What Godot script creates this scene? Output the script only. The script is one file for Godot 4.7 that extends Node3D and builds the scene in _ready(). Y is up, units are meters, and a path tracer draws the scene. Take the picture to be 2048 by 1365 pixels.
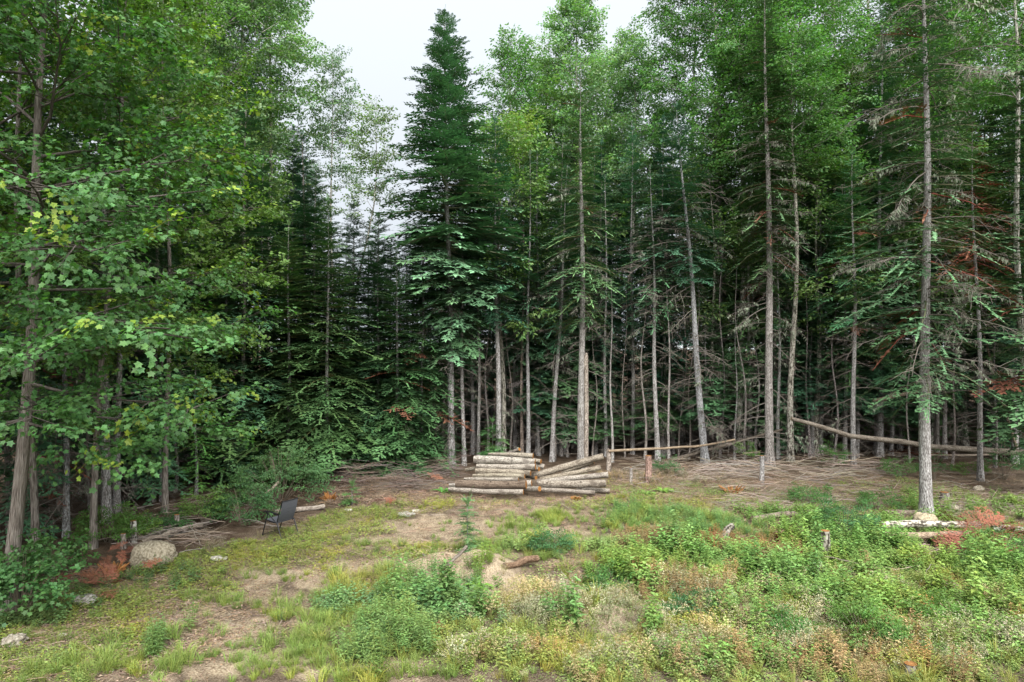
extends Node3D
# A drone's view of a clearing at the edge of a mixed spruce, fir and hardwood forest: log pile, folding chair, boulders, brush and weeds.

const FOCAL := 1365.0
const EYE := Vector3(0, 5.2, 0)
var rng := RandomNumberGenerator.new()
var nz := FastNoiseLite.new()
var nz2 := FastNoiseLite.new()
var M := {}
var P := {}
var taken := {}
var tris := 0
var cached := {}


# ---------------------------------------------------------------- shapes
class Shape:
	var v := PackedVector3Array()
	var n := PackedVector3Array()
	var c := PackedColorArray()
	var uv := PackedVector2Array()

	func tri(a: Vector3, b: Vector3, d: Vector3, col: Color) -> void:
		var k := (d - a).cross(b - a).normalized()
		v.append(a); v.append(b); v.append(d)
		n.append(k); n.append(k); n.append(k)
		c.append(col); c.append(col); c.append(col)
		uv.append(Vector2.ZERO); uv.append(Vector2.RIGHT); uv.append(Vector2.DOWN)

	func smooth(a: Array, col: Color) -> void:   # three [point, normal, uv]
		var face: Vector3 = (a[2][0] - a[0][0]).cross(a[1][0] - a[0][0])
		var order := [0, 1, 2] if face.dot(a[0][1] + a[1][1] + a[2][1]) >= 0.0 else [0, 2, 1]
		for i in order:
			v.append(a[i][0]); n.append(a[i][1]); uv.append(a[i][2]); c.append(col)

	func tube(pts: Array, radii: Array, sides: int, col: Color, tile := 0.6, cap := Color(0, 0, 0, 0), rough := 0.0) -> void:
		var rings := []
		var side := Vector3.RIGHT
		var far := 0.0
		var rep := maxf(1.0, roundf(TAU * radii[0] / tile))
		for i in pts.size():
			var dir: Vector3 = (pts[mini(i + 1, pts.size() - 1)] - pts[maxi(i - 1, 0)]).normalized()
			if i > 0:
				far += pts[i].distance_to(pts[i - 1])
			side = side - dir * side.dot(dir)
			if side.length() < 0.05:
				side = dir.cross(Vector3.FORWARD if absf(dir.z) < 0.8 else Vector3.UP)
			side = side.normalized()
			var up := dir.cross(side)
			var ring := []
			for k in sides + 1:
				var a := TAU * float(k % sides) / sides
				var o := side * cos(a) + up * sin(a)
				var r: float = radii[i] * (1.0 + rough * sin(a * 3.0 + i * 1.7) * 0.6 + rough * sin(a * 5.0 - i * 2.3) * 0.4)
				ring.append([pts[i] + o * r, o, Vector2(float(k) / sides * rep, far / tile)])
			rings.append(ring)
		for i in pts.size() - 1:
			for k in sides:
				smooth([rings[i][k], rings[i][k + 1], rings[i + 1][k + 1]], col)
				smooth([rings[i][k], rings[i + 1][k + 1], rings[i + 1][k]], col)
		if cap.a > 0.0:
			for e in [0, pts.size() - 1]:
				var out: Vector3 = (pts[e] - pts[1 if e == 0 else e - 1]).normalized()
				for k in sides:
					smooth([[pts[e], out, Vector2(0.5, 0.5)], [rings[e][k][0], out, Vector2(0.5 + 0.4 * cos(TAU * k / sides), 0.5 + 0.4 * sin(TAU * k / sides))], [rings[e][k + 1][0], out, Vector2(0.5 + 0.4 * cos(TAU * (k + 1) / sides), 0.5 + 0.4 * sin(TAU * (k + 1) / sides))]], cap)

	func box(t: Transform3D, s: Vector3, col: Color) -> void:
		var q := []
		for i in 8:
			q.append(t * Vector3((i & 1) - 0.5, ((i >> 1) & 1) - 0.5, ((i >> 2) & 1) - 0.5) * 1.0 if false else t * (Vector3((i & 1) - 0.5, ((i >> 1) & 1) - 0.5, ((i >> 2) & 1) - 0.5) * s))
		for f in [[0, 1, 3, 2], [4, 6, 7, 5], [0, 4, 5, 1], [2, 3, 7, 6], [0, 2, 6, 4], [1, 5, 7, 3]]:
			var mid: Vector3 = (q[f[0]] + q[f[2]]) / 2.0 - t.origin
			var k := mid.normalized()
			smooth([[q[f[0]], k, Vector2(0, 0)], [q[f[1]], k, Vector2(1, 0)], [q[f[2]], k, Vector2(1, 1)]], col)
			smooth([[q[f[0]], k, Vector2(0, 0)], [q[f[2]], k, Vector2(1, 1)], [q[f[3]], k, Vector2(0, 1)]], col)

	func mesh() -> ArrayMesh:
		var a := []
		a.resize(Mesh.ARRAY_MAX)
		a[Mesh.ARRAY_VERTEX] = v
		a[Mesh.ARRAY_NORMAL] = n
		a[Mesh.ARRAY_COLOR] = c
		a[Mesh.ARRAY_TEX_UV] = uv
		var m := ArrayMesh.new()
		m.add_surface_from_arrays(Mesh.PRIMITIVE_TRIANGLES, a)
		return m


# ---------------------------------------------------------------- small helpers
func rf(a: float, b: float) -> float:
	return rng.randf_range(a, b)

func vary(col: Color, by: float) -> Color:
	var k := rf(1.0 - by, 1.0 + by)
	return Color(col.r * k * rf(1.0 - by * 0.4, 1.0 + by * 0.4), col.g * k, col.b * k * rf(1.0 - by * 0.4, 1.0 + by * 0.4))

func bump(p: Vector2, at: Vector2, rx: float, rz: float) -> float:
	var q := Vector2((p.x - at.x) / rx, (p.y - at.y) / rz)
	return exp(-q.length_squared())

func height(x: float, z: float) -> float:
	var p := Vector2(x, z)
	var h := nz.get_noise_2d(x * 0.5, z * 0.5) * 0.12 + nz.get_noise_2d(x * 2.3, z * 2.3) * 0.035
	var heaped := 0.42 * bump(p, Vector2(-0.85, -15.5), 0.8, 0.6) + 0.30 * bump(p, Vector2(-1.95, -15.2), 0.75, 0.5) + 0.30 * bump(p, Vector2(-0.25, -14.8), 0.6, 0.7)
	h += heaped * (1.0 + nz.get_noise_2d(x * 3.0, z * 3.0) * 0.3 + nz.get_noise_2d(x * 11.0, z * 11.0) * 0.16)
	h -= 0.42 * bump(p, Vector2(1.45, -14.8), 0.95, 0.6)
	h += 0.28 * bump(p, Vector2(1.83, -12.85), 0.42, 0.4)
	h += 0.16 * bump(p, Vector2(6.0, -28.5), 5.0, 2.0) + 0.25 * bump(p, Vector2(-4.6, -24.5), 2.4, 1.0)
	return h

func ground(px: float, py: float) -> Vector3:   # where the sight line through a pixel meets the ground
	var dir := Vector3((px - 1024.0) / FOCAL, (682.5 - py) / FOCAL, -1.0)
	var t := -EYE.y / dir.y
	for i in 6:
		t = lerpf(t, (height(dir.x * t, -t) - EYE.y) / dir.y, 0.7)
	return Vector3(dir.x * t, height(dir.x * t, -t), -t)

func at(px: float, py: float, d: float) -> Vector3:
	return EYE + Vector3((px - 1024.0) / FOCAL, (682.5 - py) / FOCAL, -1.0) * d

func on_ground(x: float, z: float) -> Vector3:
	return Vector3(x, height(x, z), z)

func numbered(called: String) -> String:
	taken[called] = taken.get(called, -1) + 1
	return called if taken[called] == 0 else "%s_%03d" % [called, taken[called]]

func thing(called: String, label: String, category: String, where := Vector3.ZERO, group := "") -> Node3D:
	var o := Node3D.new()
	o.name = numbered(called)
	o.position = where
	tag(o, label, category, group)
	add_child(o)
	return o

func tag(o: Node3D, label: String, category: String, group := "", kind := "") -> void:
	o.set_meta("label", label)
	o.set_meta("category", category)
	if group: o.set_meta("group", group)
	if kind: o.set_meta("kind", kind)

func part(parent: Node, called: String, m: Mesh, mat: Material, t := Transform3D()) -> MeshInstance3D:
	var o := MeshInstance3D.new()
	o.name = called
	o.mesh = m
	o.material_override = mat
	o.transform = t
	parent.add_child(o, true)
	return o

func lone(called: String, m: Mesh, mat: Material, where: Vector3, label: String, category: String, group := "") -> MeshInstance3D:
	var o := part(self, numbered(called), m, mat, Transform3D(Basis(), where))
	tag(o, label, category, group)
	return o

func msh(s: Shape) -> ArrayMesh:
	if not cached.has(s):
		cached[s] = s.mesh()
	return cached[s]

func scatter(parent: Node, called: String, m: Mesh, mat: Material, spots: Array, tints: Array) -> MultiMeshInstance3D:
	var mm := MultiMesh.new()
	mm.transform_format = MultiMesh.TRANSFORM_3D
	mm.use_colors = true
	mm.mesh = m
	mm.instance_count = spots.size()
	for i in spots.size():
		mm.set_instance_transform(i, spots[i])
		mm.set_instance_color(i, tints[i])
	var o := MultiMeshInstance3D.new()
	o.name = called
	o.multimesh = mm
	o.material_override = mat
	o.set_meta("kind", "stuff")
	parent.add_child(o, true)
	return o

func merged(protos: Array, spots: Array, pal: Array, pick: Array) -> ArrayMesh:   # one mesh of many copies of a few shapes, each copy in one colour of the palette
	var v := PackedVector3Array()
	var n := PackedVector3Array()
	var c := PackedColorArray()
	var dyed := {}
	for i in spots.size():
		var k := i % protos.size()
		var s: Shape = protos[k]
		var t: Transform3D = spots[i]
		v.append_array(t * s.v)
		n.append_array(Transform3D(t.basis.orthonormalized(), Vector3.ZERO) * s.n)
		var key: int = pick[i] * 16 + k
		if not dyed.has(key):
			var d := PackedColorArray()
			var p: Color = pal[pick[i]]
			for q in s.c:
				d.append(Color(q.r * p.r, q.g * p.g, q.b * p.b))
			dyed[key] = d
		c.append_array(dyed[key])
	tris += v.size() / 3
	var a := []
	a.resize(Mesh.ARRAY_MAX)
	a[Mesh.ARRAY_VERTEX] = v
	a[Mesh.ARRAY_NORMAL] = n
	a[Mesh.ARRAY_COLOR] = c
	var m := ArrayMesh.new()
	m.add_surface_from_arrays(Mesh.PRIMITIVE_TRIANGLES, a)
	return m

func palette(tint: Color, by: float, n := 6) -> Array:
	var p := []
	for i in n: p.append(vary(tint, by))
	return p

func aim(f: Vector3, roll := 0.0) -> Basis:   # z along f, y as near up as it goes
	f = f.normalized()
	var x := Vector3.UP.cross(f)
	x = x.normalized() if x.length() > 0.01 else Vector3.RIGHT
	var b := Basis(x, f.cross(x), f)
	return b.rotated(f, roll) if roll != 0.0 else b


# ---------------------------------------------------------------- materials
func noise_tex(sd: int, freq: float, stops: Array, kind := FastNoiseLite.TYPE_SIMPLEX_SMOOTH, size := 512, octaves := 4) -> NoiseTexture2D:
	var f := FastNoiseLite.new()
	f.seed = sd
	f.noise_type = kind
	f.frequency = freq
	f.fractal_octaves = octaves
	var t := NoiseTexture2D.new()
	t.width = size
	t.height = size
	t.seamless = true
	t.noise = f
	if stops.size():
		var g := Gradient.new()
		g.offsets = PackedFloat32Array(stops.map(func(s): return s[0]))
		g.colors = PackedColorArray(stops.map(func(s): return s[1]))
		t.color_ramp = g
	return t

func bark(sd: int, lo: Color, mid: Color, hi: Color, au: float, av: float, relief: float, blotch := 0.0, scar := 0.0) -> StandardMaterial3D:
	# seamless round the stem; au and av set how often the pattern changes round it and in each metre along it; one picture is 0.6 m by 3 m
	var f := FastNoiseLite.new()
	f.seed = sd
	f.frequency = 1.0
	f.fractal_octaves = 4
	var w := 160
	var h := 384
	var im := Image.create(w, h, false, Image.FORMAT_RGB8)
	var bm := Image.create(w, h, false, Image.FORMAT_RGB8)
	for y in h:
		var v := 3.0 * y / h
		var k := smoothstep(0.82, 1.0, float(y) / h)
		for x in w:
			var c := Vector2.from_angle(TAU * x / w)
			var n := f.get_noise_3d(c.x * au, c.y * au, v * av)
			var b := f.get_noise_3d(c.x * 0.7 + 9.0, c.y * 0.7, v * 2.2)
			if k > 0.0:
				n = lerpf(n, f.get_noise_3d(c.x * au, c.y * au, (v - 3.0) * av), k)
				b = lerpf(b, f.get_noise_3d(c.x * 0.7 + 9.0, c.y * 0.7, (v - 3.0) * 2.2), k)
			var t := clampf(0.5 + n * 0.85 + b * blotch, 0.0, 1.0)
			var col := lo.lerp(mid, clampf(t * 2.0, 0.0, 1.0)).lerp(hi, clampf(t * 2.0 - 1.0, 0.0, 1.0))
			if scar > 0.0 and b < -0.32 + scar * 0.2:
				col = col.lerp(lo, 0.8)
			im.set_pixel(x, y, col)
			bm.set_pixel(x, y, Color(t, t, t))
	var m := StandardMaterial3D.new()
	m.albedo_texture = ImageTexture.create_from_image(im)
	m.uv1_scale = Vector3(1, 0.2, 1)
	m.heightmap_enabled = true
	m.heightmap_texture = ImageTexture.create_from_image(bm)
	m.heightmap_scale = relief
	m.roughness = 0.95
	m.vertex_color_use_as_albedo = true
	m.metallic_specular = 0.2
	return m

func plain(rough := 0.9, spec := 0.3) -> StandardMaterial3D:
	var m := StandardMaterial3D.new()
	m.vertex_color_use_as_albedo = true
	m.roughness = rough
	m.metallic_specular = spec
	return m

func leafy(back: Color, rough := 0.55, spec := 0.35) -> StandardMaterial3D:
	var m := plain(rough, spec)
	m.backlight_enabled = true
	m.backlight = back
	return m

func make_materials() -> void:
	M.spruce = bark(3, Color8(84, 79, 76), Color8(140, 136, 132), Color8(188, 186, 183), 1.6, 9.0, 1.5, 0.45)
	M.maple = bark(5, Color8(70, 64, 58), Color8(118, 110, 102), Color8(154, 148, 140), 3.4, 3.2, 2.0, 0.4)
	M.aspen = bark(8, Color8(62, 58, 52), Color8(168, 164, 152), Color8(204, 202, 192), 0.9, 9.0, 0.5, 0.35, 0.5)
	M.log = bark(11, Color8(98, 91, 84), Color8(134, 127, 118), Color8(162, 157, 148), 2.4, 15.0, 1.4, 0.35, 0.1)
	M.wood = bark(13, Color8(120, 84, 54), Color8(168, 128, 86), Color8(200, 164, 118), 2.0, 2.0, 0.3)
	M.needle = leafy(Color(0.24, 0.32, 0.18), 0.6, 0.3)
	M.leaf = leafy(Color(0.82, 0.95, 0.55), 0.5, 0.4)
	M.weed = leafy(Color(0.6, 0.72, 0.35), 0.6, 0.3)
	M.dry = leafy(Color(0.2, 0.17, 0.1), 0.9, 0.1)
	M.twig = plain(0.95, 0.15)
	var g := plain(0.97, 0.15)
	g.albedo_texture = noise_tex(21, 0.03, [[0.0, Color8(140, 128, 118)], [0.4, Color8(222, 214, 206)], [0.6, Color8(248, 243, 238)], [1.0, Color8(255, 254, 252)]], FastNoiseLite.TYPE_SIMPLEX_SMOOTH, 1024, 6)
	g.uv1_triplanar = true
	g.uv1_world_triplanar = true
	g.uv1_scale = Vector3(0.55, 0.55, 0.55)
	g.heightmap_enabled = true
	g.heightmap_texture = noise_tex(22, 0.05, [], FastNoiseLite.TYPE_SIMPLEX_SMOOTH, 1024, 6)
	g.heightmap_scale = 9.0
	M.ground = g
	var s := plain(0.9, 0.3)
	s.albedo_texture = noise_tex(31, 0.02, [[0.0, Color8(110, 104, 92)], [0.4, Color8(188, 180, 164)], [0.6, Color8(226, 220, 206)], [1.0, Color8(255, 252, 244)]], FastNoiseLite.TYPE_SIMPLEX_SMOOTH, 512, 6)
	s.uv1_triplanar = true
	s.uv1_scale = Vector3(1.4, 1.4, 1.4)
	s.heightmap_enabled = true
	s.heightmap_texture = noise_tex(32, 0.05, [], FastNoiseLite.TYPE_SIMPLEX_SMOOTH, 512, 6)
	s.heightmap_scale = 2.0
	M.stone = s
	var k := StandardMaterial3D.new()
	k.albedo_color = Color8(34, 34, 37)
	k.metallic = 0.3
	k.roughness = 0.45
	M.chair_frame = k
	var w := StandardMaterial3D.new()
	w.albedo_texture = noise_tex(41, 0.25, [[0.0, Color8(52, 53, 58)], [1.0, Color8(84, 86, 92)]], FastNoiseLite.TYPE_SIMPLEX, 256, 2)
	w.uv1_scale = Vector3(3, 3, 1)
	w.roughness = 0.8
	M.chair_cloth = w


# ---------------------------------------------------------------- prototypes of foliage; length 1 along +z, tinted by each copy
func chevrons(s: Shape, from: Vector3, dir: Vector3, long: float, w: float, up: Vector3, tint: float) -> void:
	var k := maxi(1, int(long / (w * 1.75)))
	var side := dir.cross(up).normalized()
	for i in k:
		var p := from + dir * long * (float(i) + 0.2) / k
		var ww := w * rf(0.75, 1.15) * (1.0 - 0.35 * float(i) / k)
		var tip := p + dir * ww * rf(1.8, 2.6) + up * ww * rf(-0.25, 0.35)
		var lift := up * ww * rf(-0.15, 0.45)
		var g := tint * rf(0.78, 1.28)
		s.tri(tip, p + side * ww + lift - dir * ww * 0.2, p - side * ww + lift * rf(-0.6, 1.0) - dir * ww * 0.2, Color(g, g, g))

func make_bough(pairs: int, full: float, droop: float, w: float, gaps: float) -> Shape:
	var s := Shape.new()
	var path := []
	for i in 7:
		var t := i / 6.0
		path.append(Vector3(0.03 * sin(t * 5.0), -droop * t * t + 0.13 * droop * t * t * t, t))
	s.tube([path[0], path[3], path[6]], [0.012, 0.008, 0.003], 3, Color(1.3, 0.7, 0.8))
	for i in pairs:
		var t := lerpf(0.12, 0.97, float(i) / (pairs - 1))
		for sg in [-1.0, 1.0]:
			if rng.randf() < gaps:
				continue
			var tt: float = clampf(t + rf(-0.03, 0.03), 0.1, 0.98)
			var seg := minf(tt * 6.0, 5.99)
			var p: Vector3 = path[int(seg)].lerp(path[int(seg) + 1], seg - int(seg))
			var long := (0.07 + 0.42 * pow(1.0 - tt, 0.75) * minf(1.0, tt * 4.0)) * full * rf(0.7, 1.2)
			var dir := Vector3(sg * rf(0.7, 1.0), rf(-0.25, 0.15), rf(0.55, 0.9)).normalized()
			chevrons(s, p, dir, long, w, Vector3.UP, 1.0)
			var sub := int(long / 0.13)
			for j in sub:
				var q := p + dir * long * (j + 0.6) / (sub + 0.4)
				for sg2 in [-1.0, 1.0]:
					var d2: Vector3 = (dir + dir.cross(Vector3.UP) * sg2 * rf(0.6, 0.95) + Vector3.DOWN * rf(-0.1, 0.25)).normalized()
					chevrons(s, q, d2, long * rf(0.26, 0.42), w * 0.9, Vector3.UP, 1.05)
	chevrons(s, path[4], (path[6] - path[4]).normalized(), 0.34, w, Vector3.UP, 1.15)
	return s

func make_dead_branch(lichen: float) -> Shape:
	var s := Shape.new()
	var sag := rf(0.05, 0.3)
	var path := []
	var rad := []
	for i in 6:
		var t := i / 5.0
		path.append(Vector3(rf(-0.02, 0.02), sag * 0.4 * t - sag * t * t * 1.6, t))
		rad.append(0.0085 * (1.0 - t) + 0.002)
	var col := Color(0.15, 0.13, 0.112)
	s.tube(path, rad, 4, col)
	for i in 11:
		var t := rf(0.2, 0.97)
		var seg := minf(t * 5.0, 4.99)
		var p: Vector3 = path[int(seg)].lerp(path[int(seg) + 1], seg - int(seg))
		var dir := Vector3((1.0 if i % 2 else -1.0) * rf(0.5, 1.0), rf(-0.6, 0.25), rf(0.3, 0.9)).normalized()
		var long := rf(0.12, 0.38) * (1.15 - t * 0.6)
		var q := p + dir * long * 0.6 + Vector3(0, rf(-0.02, 0.03), 0)
		var e := p + dir * long + Vector3(0, -long * rf(0.05, 0.3), 0)
		s.tube([p, q, e], [0.0042, 0.003, 0.0016], 3, vary(col, 0.15))
		for j in 2:
			var a := q.lerp(e, rf(0.0, 0.6))
			s.tube([a, a + Vector3(rf(-0.1, 0.1), rf(-0.1, 0.02), rf(0.02, 0.12))], [0.0022, 0.0013], 3, vary(col, 0.15))
		if rng.randf() < lichen:
			for j in 7:
				var a := p.lerp(e, rf(0.1, 1.0))
				var hang := rf(0.02, 0.075)
				var l := Color(0.22, 0.25, 0.18) * rf(0.7, 1.15)
				s.tri(a + Vector3(rf(-0.01, 0.01), 0.005, rf(-0.014, 0.014)), a + Vector3(rf(-0.02, 0.02), -hang, rf(-0.02, 0.02)), a + Vector3(rf(-0.012, 0.012), 0.003, rf(0.012, 0.024)), l)
	return s

func lobed(s: Shape, p: Vector3, f: Vector3, up: Vector3, size: float, col: Color) -> void:   # a maple leaf with five lobes
	var x := up.cross(f).normalized()
	var fold := rf(0.0, 0.2)
	var q := []
	for o in [Vector2(0, 0), Vector2(0.42, 0.05), Vector2(0.34, 0.32), Vector2(0.56, 0.62), Vector2(0.26, 0.64), Vector2(0, 1.0)]:
		q.append(o)
	for sg in [-1.0, 1.0]:
		var w := []
		for o in q:
			w.append(p + (x * o.x * sg + f * o.y + up * (o.x * fold - o.y * o.y * 0.14)) * size)
		for k in [[0, 1, 2], [0, 2, 4], [2, 3, 4], [0, 4, 5]]:
			if sg > 0: s.tri(w[k[0]], w[k[2]], w[k[1]], col)
			else: s.tri(w[k[0]], w[k[1]], w[k[2]], col)

func oval(s: Shape, p: Vector3, f: Vector3, up: Vector3, long: float, wide: float, col: Color) -> void:
	var x := up.cross(f).normalized() * wide * 0.5
	var a := p + f * long * 0.42 + up * wide * rf(0.0, 0.25)
	var tip := p + f * long - up * long * rf(0.0, 0.3)
	s.tri(p, a - x, tip, col)
	s.tri(p, tip, a + x, col)

func disc(s: Shape, p: Vector3, f: Vector3, up: Vector3, size: float, col: Color) -> void:   # a small heart-shaped aspen leaf
	var x := up.cross(f).normalized() * size * 0.5
	var a := p + f * size * 0.35
	s.tri(p, a - x, a + f * size * 0.65, col)
	s.tri(p, a + f * size * 0.65, a + x, col)

func make_spray(kind: String, leaves: int, size: float, hang: float) -> Shape:
	var s := Shape.new()
	var path := [Vector3.ZERO, Vector3(0.02, 0.03, 0.3), Vector3(-0.02, 0.02, 0.65), Vector3(0, -0.08, 1.0)]
	s.tube([path[0], path[3]], [0.010, 0.003], 3, Color(1.2, 0.8, 0.9) * 0.8)
	for i in leaves:
		var t := pow(rng.randf(), 0.8)
		var p := Vector3(rf(-0.38, 0.38) * (1.0 - 0.5 * absf(t - 0.5)), rf(-0.12, 0.10) - 0.06 * t, t)
		var f := Vector3(rf(-1, 1) + p.x * 2.0, rf(-0.35, 0.1) - hang, rf(-0.2, 1.0)).normalized()
		var up := (Vector3.UP + Vector3(rf(-0.5, 0.5), 0, rf(-0.5, 0.5)) * (1.0 + hang)).normalized()
		up = (up - f * up.dot(f)).normalized()
		var g := rf(0.65, 1.25)
		var col := Color(g * rf(0.9, 1.2), g, g * rf(0.8, 1.1))
		if kind == "maple":
			lobed(s, p, f, up, size * rf(0.7, 1.15), col)
		elif kind == "oval":
			oval(s, p, f, up, size * rf(0.7, 1.2), size * 0.5, col)
		else:
			disc(s, p, f, up, size * rf(0.7, 1.2), col)
	return s

func make_grass(blades: int, tall: float, spread: float) -> Shape:
	var s := Shape.new()
	for i in blades:
		var a := rf(0, TAU)
		var o := Vector3(cos(a), 0, sin(a))
		var p := o * rf(0, 0.35) * spread
		var hh := tall * rf(0.5, 1.1)
		var lean := rf(0.2, 1.0) * spread
		var w := o.cross(Vector3.UP).rotated(Vector3.UP, rf(-0.8, 0.8)) * rf(0.003, 0.0052)
		var m := p + o * lean * 0.35 + Vector3.UP * hh * 0.65
		var e := p + o * lean + Vector3.UP * hh * rf(0.7, 1.0)
		var g := rf(0.7, 1.25)
		var col := Color(g * rf(0.9, 1.25), g, g * rf(0.7, 1.0))
		s.tri(p - w, m - w * 0.8, p + w, col); s.tri(p + w, m - w * 0.8, m + w * 0.8, col); s.tri(m - w * 0.8, e, m + w * 0.8, col)
	return s

func make_weed(stems: int, tall: float, leaf: float, wide: float, per: int, lean: float) -> Shape:
	var s := Shape.new()
	for i in stems:
		var a := rf(0, TAU)
		var o := Vector3(cos(a), 0, sin(a))
		var top := o * rf(0.1, 1.0) * lean + Vector3.UP * tall * rf(0.6, 1.1)
		var base := o * rf(0, 0.06)
		s.tube([base, base.lerp(top, 0.5) + o * 0.02, top], [0.005, 0.004, 0.002], 3, Color(0.9, 0.8, 0.7))
		for k in per:
			var t := lerpf(0.22, 1.0, float(k) / per)
			var p := base.lerp(top, t) + o * 0.02 * sin(t * PI)
			var b := k * 2.4 + rf(-0.4, 0.4)
			var f := Vector3(cos(b), rf(-0.15, 0.35), sin(b)).normalized()
			var up := (Vector3.UP - f * f.y).normalized()
			var g := rf(0.65, 1.2)
			oval(s, p, f, up, leaf * rf(0.4, 1.15) * (1.15 - 0.5 * t), wide * rf(0.8, 1.1) * (1.15 - 0.4 * t), Color(g * rf(0.9, 1.2), g, g * rf(0.8, 1.1)))
	return s

func make_pale_herb() -> Shape:   # dry branched stems with small narrow leaves and pale seed heads
	var s := Shape.new()
	for i in 7:
		var a := rf(0, TAU)
		var o := Vector3(cos(a), 0, sin(a))
		var top := o * rf(0.05, 0.24) + Vector3.UP * rf(0.28, 0.5)
		s.tube([Vector3.ZERO, top * 0.5, top], [0.004, 0.003, 0.002], 3, Color(0.8, 0.75, 0.6))
		for k in 6:
			var p := top * rf(0.3, 0.95)
			var b := rf(0, TAU)
			oval(s, p, Vector3(cos(b), rf(0.0, 0.7), sin(b)).normalized(), Vector3.UP, rf(0.05, 0.09), 0.014, Color(0.55, 0.75, 0.42) * rf(0.6, 1.1))
		for k in 7:
			var e := top + Vector3(rf(-0.07, 0.07), rf(-0.09, 0.04), rf(-0.07, 0.07))
			var g := rf(0.75, 1.2)
			for j in 3:
				var f := Vector3(rf(-1, 1), rf(-0.3, 1), rf(-1, 1)).normalized() * rf(0.015, 0.03)
				s.tri(e, e + f, e + f.cross(Vector3(0.3, 0.8, 0.5)).normalized() * 0.018, Color(g, g * 0.96, g * 0.86))
	return s

func make_fern(fronds: int, long: float) -> Shape:
	var s := Shape.new()
	for i in fronds:
		var a := i * TAU / fronds + rf(-0.3, 0.3)
		var o := Vector3(cos(a), 0, sin(a))
		var side := o.cross(Vector3.UP)
		var rise := rf(0.55, 0.9)
		var L := long * rf(0.7, 1.1)
		var prev := Vector3.ZERO
		for k in 15:
			var t := (k + 1) / 15.0
			var p := o * L * t * 0.85 + Vector3.UP * L * (rise * t - 0.75 * rise * t * t)
			var dir := (p - prev).normalized()
			var w := L * 0.24 * sin(PI * clampf(t * 0.86 + 0.1, 0.0, 1.0)) * rf(0.85, 1.1)
			var g := rf(0.7, 1.2)
			for sg in [-1.0, 1.0]:
				s.tri(p - dir * L * 0.035, p + side * sg * w + dir * w * 0.3 + Vector3.DOWN * w * rf(0.0, 0.3), p + dir * L * 0.035, Color(g, g, g))
			prev = p
	return s

func make_carpet() -> Shape:
	var s := Shape.new()
	for i in 34:
		var a := rf(0, TAU)
		var r := sqrt(rng.randf()) * 0.26
		var p := Vector3(cos(a) * r, rf(0.01, 0.09), sin(a) * r)
		var b := rf(0, TAU)
		var f := Vector3(cos(b), rf(-0.1, 0.5), sin(b)).normalized()
		var g := rf(0.65, 1.25)
		oval(s, p, f, (Vector3.UP - f * f.y).normalized(), rf(0.03, 0.065), rf(0.02, 0.035), Color(g * rf(0.85, 1.3), g, g * rf(0.7, 1.1)))
	return s

func make_litter() -> Shape:
	var s := Shape.new()
	for i in 26:
		var a := rf(0, TAU)
		var r := sqrt(rng.randf()) * 0.4
		var p := Vector3(cos(a) * r, rf(0.006, 0.02), sin(a) * r)
		var b := rf(0, TAU)
		var f := Vector3(cos(b), rf(-0.05, 0.25), sin(b)).normalized()
		var g := rf(0.5, 1.4)
		var col := Color(g, g * rf(0.85, 1.0), g * rf(0.75, 1.0))
		if i % 3 == 0:
			s.tube([p, p + f * rf(0.08, 0.3)], [0.005, 0.003], 3, col)
		else:
			oval(s, p, f, (Vector3.UP + Vector3(rf(-0.3, 0.3), 0, rf(-0.3, 0.3))).normalized(), rf(0.03, 0.07), rf(0.02, 0.045), col)
	return s

func make_stick(forks: int) -> Shape:
	var s := Shape.new()
	var path := [Vector3.ZERO]
	for i in 5:
		path.append(Vector3(rf(-0.035, 0.035), rf(-0.03, 0.03) + 0.02 * i * (5 - i) * 0.12, (i + 1) / 5.0))
	s.tube(path, [0.013, 0.012, 0.010, 0.008, 0.006, 0.003], 4, Color.WHITE)
	for i in forks:
		var p: Vector3 = path[1 + i % 4]
		var d := Vector3((1 if i % 2 else -1) * rf(0.3, 0.8), rf(-0.1, 0.5), rf(0.4, 1.0)).normalized()
		var L := rf(0.15, 0.4)
		s.tube([p, p + d * L * 0.5 + Vector3(rf(-0.02, 0.02), rf(-0.02, 0.02), 0), p + d * L], [0.006, 0.0045, 0.002], 3, Color(0.9, 0.9, 0.9))
	return s

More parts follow.
